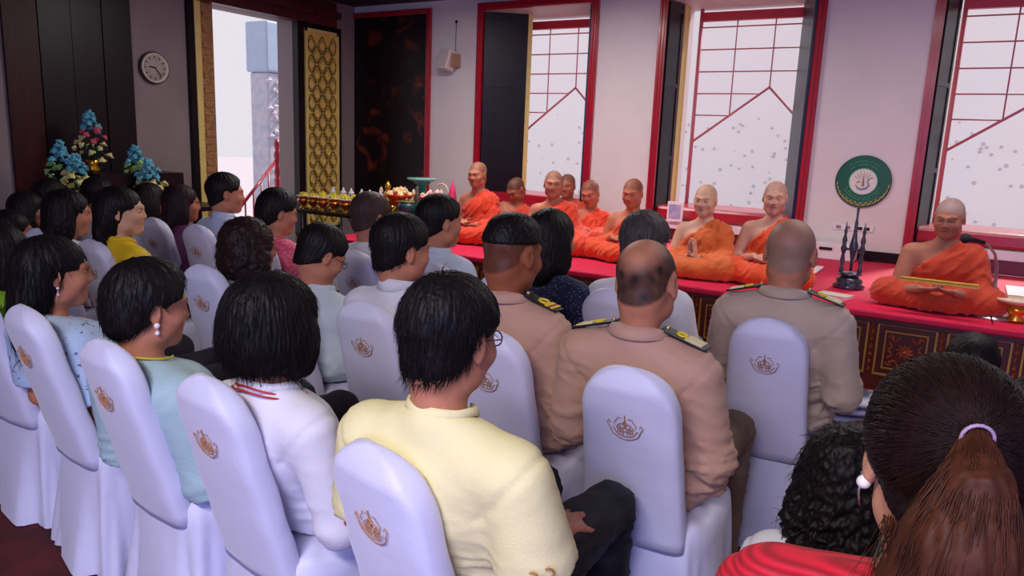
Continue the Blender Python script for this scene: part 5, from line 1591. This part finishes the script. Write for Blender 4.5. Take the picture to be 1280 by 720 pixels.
person('black-haired man in pale blue white shirt facing the leftmost monk', (550, 277), 3.05, seat('W2'), .0, -.50, .08, 0, SK1, 1.08,
       hair='short', top=WSH2, sleeve='short', legs=GRTR, wd=.175, lod=1, collar=dict(h=.02, r0=.062, flare=.016, drop=.02))
person('man with receding brown-grey hair in white shirt by the offering table', (464, 271), 3.15, seat('J'), .0, -.25, .12, 0, (176, 116, 96), 1.06,
       hair='short', hairc=(66, 46, 46), top=WSH, sleeve='short', legs=GRTR, wd=.175, lod=1)
person('woman with short black hair in pink lace blouse', (348, 266), 3.12, seat('PK'), .0, -.5, .2, 0, SK1, 1.04,
       hair='pixie', top=PINK, sleeve='short', legs=DKM, wd=.16, lod=1, female=True)
person('man in pale blue shirt silhouetted against the bright doorway', (282, 242), 3.22, seat('K'), .0, -.55, .05, 0, SK1, 1.06,
       hair='short', top=WSH2, sleeve='long', legs=GRTR, wd=.18, lod=1, collar=dict(h=.03, r0=.062, flare=.016, drop=.02))
xp = aty(226, 258, 3.3)
person('woman with dark wavy hair in purple blouse', (228, 254), 3.25, (chairs['L'][0]+.12, 3.22), .0, -.6, .05, 0, SK2, 1.04,
       hair='shoulder', hairc=(38, 20, 26), top=PURP, sleeve='long', legs=DKM, wd=.165, lod=2, female=True)
ext_chair('GR', chairs['L'][0]-.35, 3.30, 'white-covered chair behind the woman in light green blouse')
person('dark-haired woman in light green blouse near the altar', (188, 250), 3.45, (chairs['GR'][0], 3.32), .0, -.2, .1, 0, SK2, 1.04,
       hair='shoulder', hairc=(24, 14, 18), top=mat('leaf_green_blouse', (96, 130, 44), .7), sleeve='long', legs=DKM, wd=.165, lod=2, female=True)
for i, (u, v, Y, dx, lab, tp, hs_) in enumerate((
    (36, 262, 2.75, 0, 'dark-haired woman in dark blouse behind the lace blouse woman', DKM, 'shoulder'),
    (124, 243, 3.25, 0, 'person with black hair in white blouse left of the green blouse', WSH, 'bunhair'),
    (14, 290, 2.2, 0, 'dark-haired woman in dark clothes at left edge, second row', DKM, 'shoulder'),
    (64, 244, 3.05, 0, 'dark-haired person in dark clothes below the left flower arrangement', DKM, 'shoulder'))):
    p = aty(u, v, Y)
    stool(p[0], Y+.05, 'dark stool under the %s' % lab)
    person(lab, (u, v), Y, (p[0], Y+.07), 0, -.5, .05, 0, SK2, 1.04, hair=hs_, hairc=(22, 14, 18), top=tp, sleeve='long', legs=DKM, wd=.165, lod=2, female=True)

# ---- right foreground
TIE = mat('pale_lilac_tie', (160, 132, 160), .5)
def x_pony(c):
    H, R, hs = c['H'], c['R'], c['hs']
    earring(c['root'], H, R, hs, -1, False, .009, WHITEC)
    tubeo('earring_hook', [tuple(H+R@np.array([-.090, .002, -.028])), tuple(H+R@np.array([-.093, .0, -.055])), tuple(H+R@np.array([-.090, .008, -.075]))], .0015, STEEL, c['root'])
    P = lambda x, y, z: H+R@(np.array([x, y, z])*hs)
    tie = P(.004, -.118, .056)
    BR = hair_mat((70, 34, 20), .48)
    # ponytail mass: falls from the tie, sweeps down to the left
    path = [tie, P(.0, -.150, .01), P(-.012, -.155, -.05), P(-.02, -.145, -.12), P(-.018, -.14, -.20), P(-.01, -.15, -.30)]
    rads = [.012, .032, .052, .062, .060, .03]
    lo = np.min(path, 0)-.09; hi = np.max(path, 0)+.09
    f = Field(lo, hi, .004)
    for a, b, r1, r2 in zip(path, path[1:], rads, rads[1:]): f.cap(a, b, r1, r2, .02)
    f.cap(P(-.04, -.15, -.10), P(-.10, -.13, -.22), .03, .008, .03)
    V, Q = f.mesh(2); N = normals(V, Q)
    ang = np.arctan2((V@R[:, 0])-(tie@R[:, 0]), -((V@R[:, 1])-(tie@R[:, 1])))
    st = np.stack([V@R[:, 0]*1.3, V@R[:, 1]*1.3, (V@R[:, 2])*.12], 1); V = V+N*(.0018*wn(st, 34, 3)+.0012*wn(st, 90, 4))[:, None]
    po = mesh_obj('ponytail', V, Q, BR, c['root'])
    rs = np.random.RandomState(2); vs = []; fs = []; nn = 0
    pa = np.array(path)
    def tubes(paths, rad, par, nm, mt):
        m_ = paths.shape[1]; n_ = len(paths); vv = []
        for i in range(m_):
            D = paths[:, min(i+1, m_-1)]-paths[:, max(i-1, 0)]; D /= np.linalg.norm(D, axis=1)[:, None]+1e-9
            a = np.cross(D, np.array([.3, 1, .2])); a /= np.linalg.norm(a, axis=1)[:, None]+1e-9; b = np.cross(a, D); r_ = rad*(1-.8*i/(m_-1))
            for j in range(3): vv.append(paths[:, i]+(a*cos(j*2.094)+b*sin(j*2.094))*r_)
        Vv = np.stack(vv, 1).reshape(-1, 3); base = np.arange(n_)*m_*3; ff = []
        for i in range(m_-1):
            for j in range(3): ff.append(np.stack([base+i*3+j, base+i*3+(j+1) % 3, base+(i+1)*3+(j+1) % 3, base+(i+1)*3+j], 1))
        o = mesh_obj(nm, Vv, np.concatenate(ff), mt, par); o['kind'] = 'stuff'; return o
    # strands of the tail
    n_ = 1500; u = rs.normal(size=(n_, 3)); u /= np.linalg.norm(u, axis=1)[:, None]
    tt = np.linspace(0, 1, 14); P_ = np.zeros((n_, 14, 3)); rr = np.array(rads)
    sc_ = rs.uniform(.96, 1.12, n_); endj = rs.uniform(.8, 1.12, n_)
    for k_, t in enumerate(tt):
        tq = np.clip(t*endj, 0, 1)*(len(pa)-1); i0 = np.minimum(tq.astype(int), len(pa)-2); fr = (tq-i0)[:, None]
        c_ = pa[i0]*(1-fr)+pa[i0+1]*fr; r_ = (rr[i0]*(1-fr[:, 0])+rr[i0+1]*fr[:, 0])*sc_
        P_[:, k_] = c_+u*r_[:, None]+rs.normal(size=(n_, 3))*.0012
    tubes(P_, .0011, po, 'tail_strands', BR)
    # combed strands over the head, gathered into the tie
    V0, N0, ho = c['hv']; q = ((V0-H)@R)/hs
    ok = np.nonzero((q[:, 1] < .075) & (q[:, 2] > -.075))[0]; pick = rs.choice(ok, 3200); S0 = V0[pick]; n_ = len(pick)
    P_ = np.zeros((n_, 10, 3)); cen = P(0, -.014, .030); 
    for k_, t in enumerate(np.linspace(0, 1, 10)):
        q_ = S0*(1-t)+tie*t; d = q_-cen; loc = d@R/hs
        # push onto the scalp ellipsoid
        el = np.sqrt((loc[:, 0]/.0905)**2+(loc[:, 1]/.1105)**2+(loc[:, 2]/.100)**2); sc2 = np.maximum(1.0, 1/np.maximum(el, .3))
        sc2 = 1/np.maximum(el, .3); mixk = 1-t**6
        P_[:, k_] = cen+(d*sc2[:, None])*mixk+d*(1-mixk)+rs.normal(size=(n_, 3))*.0008
    tubes(P_, .0009, ho, 'combed_strands', hair_mat((34, 18, 18), .4))
    # few stray hairs at the nape and ear
    n_ = 90; P_ = np.zeros((n_, 8, 3)); s0 = np.array([P(-.07+.03*a, -.05-.03*b, -.06) for a, b in rs.rand(n_, 2)])
    dv = rs.normal(size=(n_, 3))*.02+R@np.array([-.02, -.02, -.10])
    for k_, t in enumerate(np.linspace(0, 1, 8)): P_[:, k_] = s0+dv*t+R@np.array([0, -.03, 0])*t*t
    tubes(P_, .0006, ho, 'stray_hairs', BR)
    bm = bmesh.new(); a = R@np.array([.1, -.95, -.25])
    tpts = []
    d1 = np.cross(a, [0, 0, 1]); d1 /= np.linalg.norm(d1); d2 = np.cross(a, d1)/np.linalg.norm(a)
    for t in np.linspace(0, 2*pi, 18, endpoint=False): tpts.append(tuple(tie+R@np.array([0, -.008, 0])+(d1*cos(t)+d2*sin(t))*.016))
    tube(bm, tpts, .0022, 6, True); bmobj('hair_tie', bm, TIE, c['root'], True)
p = aty(1180, 572, 1.06)
stool(p[0]+.05, 1.2, 'dark stool under the woman in red knit, foreground right')
person('woman with brown ponytail and red ribbed knit top, large in the right foreground', (1180, 574), 1.02, (p[0]+.05, 1.2), .2, .20, .12, -.05, (206, 150, 120), 1.02,
       hair='pony', hairc=(24, 14, 16), top=REDK, sleeve='long', legs=BLKT, wd=.19, sh=-.02, fat=.01, lod=0, female=True, extra=x_pony, foldamt=.003)
def x_kid(c):
    sk = c['sk']; a = sk['NB']+np.array([-.075, -.04, .03])
    bm = bmesh.new()
    for s in (-1, 1):
        tube(bm, [tuple(a), tuple(a+np.array([s*.022, -.004, .012])), tuple(a+np.array([s*.032, 0, 0])), tuple(a+np.array([s*.022, -.004, -.012])), tuple(a)], [.003, .008, .010, .008, .003], 6)
        tube(bm, [tuple(a), tuple(a+np.array([s*.02, -.006, -.035]))], [.004, .005], 5)
    bmobj('hair_bow', bm, mat('black_ribbon', (20, 18, 28), .5), c['root'])
p = aty(1040, 585, 1.62)
person('small child with curly black hair and black bow in white top, before the red knit', (1062, 590), 1.62, (p[0]+.05, 1.66), 0, -.3, .1, 0, (190, 136, 96), .82,
       hair='longcurl', hairc=BLK, top=WSH, sleeve='short', legs=WSH, wd=.135, lod=0, female=True, extra=x_kid, seatz=.36, strand=900, strandk=dict(length=.05, curl=.3))
stool(p[0]+.02, 1.68, 'low dark stool under the small curly-haired child', .34)
p = aty(1285, 520, 1.55)
stool(p[0]+.04, 1.60, 'dark stool at the right edge under the pale blue blouse')
person('person in pale blue satin blouse at the right edge, mostly hidden', (1306, 556), 1.55, (p[0]+.04, 1.58), 0, .1, .1, 0, SK1, 1.0,
       hair='shoulder', top=mat('pale_blue_satin', (150, 186, 206), .45, bump=.2, bscale=30), sleeve='long', legs=WSH2, wd=.17, lod=1, female=True, foldamt=.01)
p = aty(1214, 452, 3.3)
stool(p[0], 3.36, 'low dark stool below the child with a centre parting', .34)
person('child with black hair and centre parting, only the top of head showing before dais', (1214, 458), 3.3, (p[0], 3.34), 0, .0, .15, 0, SK1, .98,
       hair='parted', top=DKM, sleeve='long', legs=DKM, wd=.13, lod=1, seatz=.36)

# ================================================================== monks on the dais
GLR = mat('thin_gold_rim', (120, 96, 84), .3, metal=.5)
def x_glass(c): glasses(c['root'], c['H'], c['R'], c['hs'], GLR, .0011)
def mb(u, v): p = atz(u, v, PZ+.02); return p
monk('leftmost monk, young and upright, bare right shoulder, orange robe', (597, 218), 5.78, (-3.86, 5.82), pi-.1, pi+.05, .12, 0, SK1, ROBE, hs=.98)
monk('young monk with bowed head behind the leftmost monk, deep orange robe', (645, 237), 6.25, (-3.95, 6.20), pi+.1, pi-.2, .6, 0, SK2, ROBE4, stub=((40, 28, 28), 0, .8), hs=.98)
monk('upright monk with thin glasses facing the camera, third from left', (692, 230), 5.80, (-2.98, 5.82), pi+.15, pi+.45, .05, 0, SK1, ROBE, stub=((92, 76, 72), 0, .6), extra=x_glass)
monk('rear monk mostly hidden behind the upright monk with glasses', (709, 232), 6.75, (-3.42, 6.75), pi, pi+.2, .1, 0, SK2, ROBE4, lod=1)
monk('heavy-set monk with shadowed face left of the pale wall panel', (738, 241), 6.30, (-3.05, 6.30), pi+.1, pi+.05, .35, .12, (186, 104, 78), ROBE, fat=.035, stub=((40, 28, 28), 0, .6))
monk('stocky monk looking down, bare right shoulder, before the white wall', (791, 241), 5.80, (-2.36, 5.84), pi-.05, pi+.05, .22, 0, (190, 112, 84), ROBE2, fat=.03)
monk('pale monk with palms pressed together in prayer, in ochre robe', (882, 250), 5.50, (-1.66, 5.55), pi-.05, pi+.0, .1, 0, (214, 164, 138), ROBE3, 'wai', stub=((150, 126, 118), 0, .3))
monk('monk seated behind the grey crew-cut officer, orange robe, eyes lowered', (969, 247), 5.55, (-1.16, 5.60), pi-.0, pi+.15, .1, 0, (206, 152, 130), ROBE2, stub=((132, 112, 106), 0, .4))
def x_senior(c):
    w = (c['A']['L'][1]+c['A']['R'][1])/2
    r = c['root']
    M_ = Matrix.Translation(Vector(w)+Vector((0, .10, .062)))
    # the manuscript is a thing of its own
    mw = Matrix.Translation(Vector(r.location)) @ Matrix.Rotation(r.rotation_euler[2], 4, 'Z') @ M_
    e = empty('palm_leaf_manuscript', tuple(mw.translation), r.rotation_euler[2], 'long yellow folded palm-leaf manuscript held by the old monk', 'manuscript')
    for i in range(4): boxo('leaf', (-.20, -.025, .004*i), (.20, .025, .004*i+.003), mat('palm_leaf_yellow', (196, 150, 50), .6), e)
    boxo('cover', (-.205, -.028, -.004), (.205, .028, 0), mat('manuscript_cover', (212, 172, 92), .5), e)
    x_glass(c)
monk('old monk with wrinkled face, nearest monk on the right, holding a manuscript', (1187, 272), 5.34, (-.09, 5.50), pi+.0, pi-.15, .22, 0, (176, 112, 88), ROBE4, 'hold', stub=((150, 138, 136), 0, .75), fat=.04, wd=.18, extra=x_senior, hs=1.02, kx=.29)
# white and navy striped cloth on the front officer's knee
p = aty(1068, 505, 3.18)
g = Field((-.14, -.16, -.10), (.14, .16, .10), .008)
g.ell((0, 0, 0), (.09, .11, .05)); g.cap((-.04, -.08, -.03), (.06, .08, .01), .045, .035, .03)
V, Q = g.mesh(1); N_ = normals(V, Q); V = V+N_*(.006*ridge(wn(V, 9, 4)))[:, None]
co = mesh_obj('striped_cloth', V, Q, pattern('navy_striped_cloth', (222, 218, 228), (40, 44, 84), 'wave', 9, bump=0), None)
co.location = (p[0], p[1], p[2]); tag(co, 'white cloth with navy stripes bunched on the lap of the front officer', 'cloth')
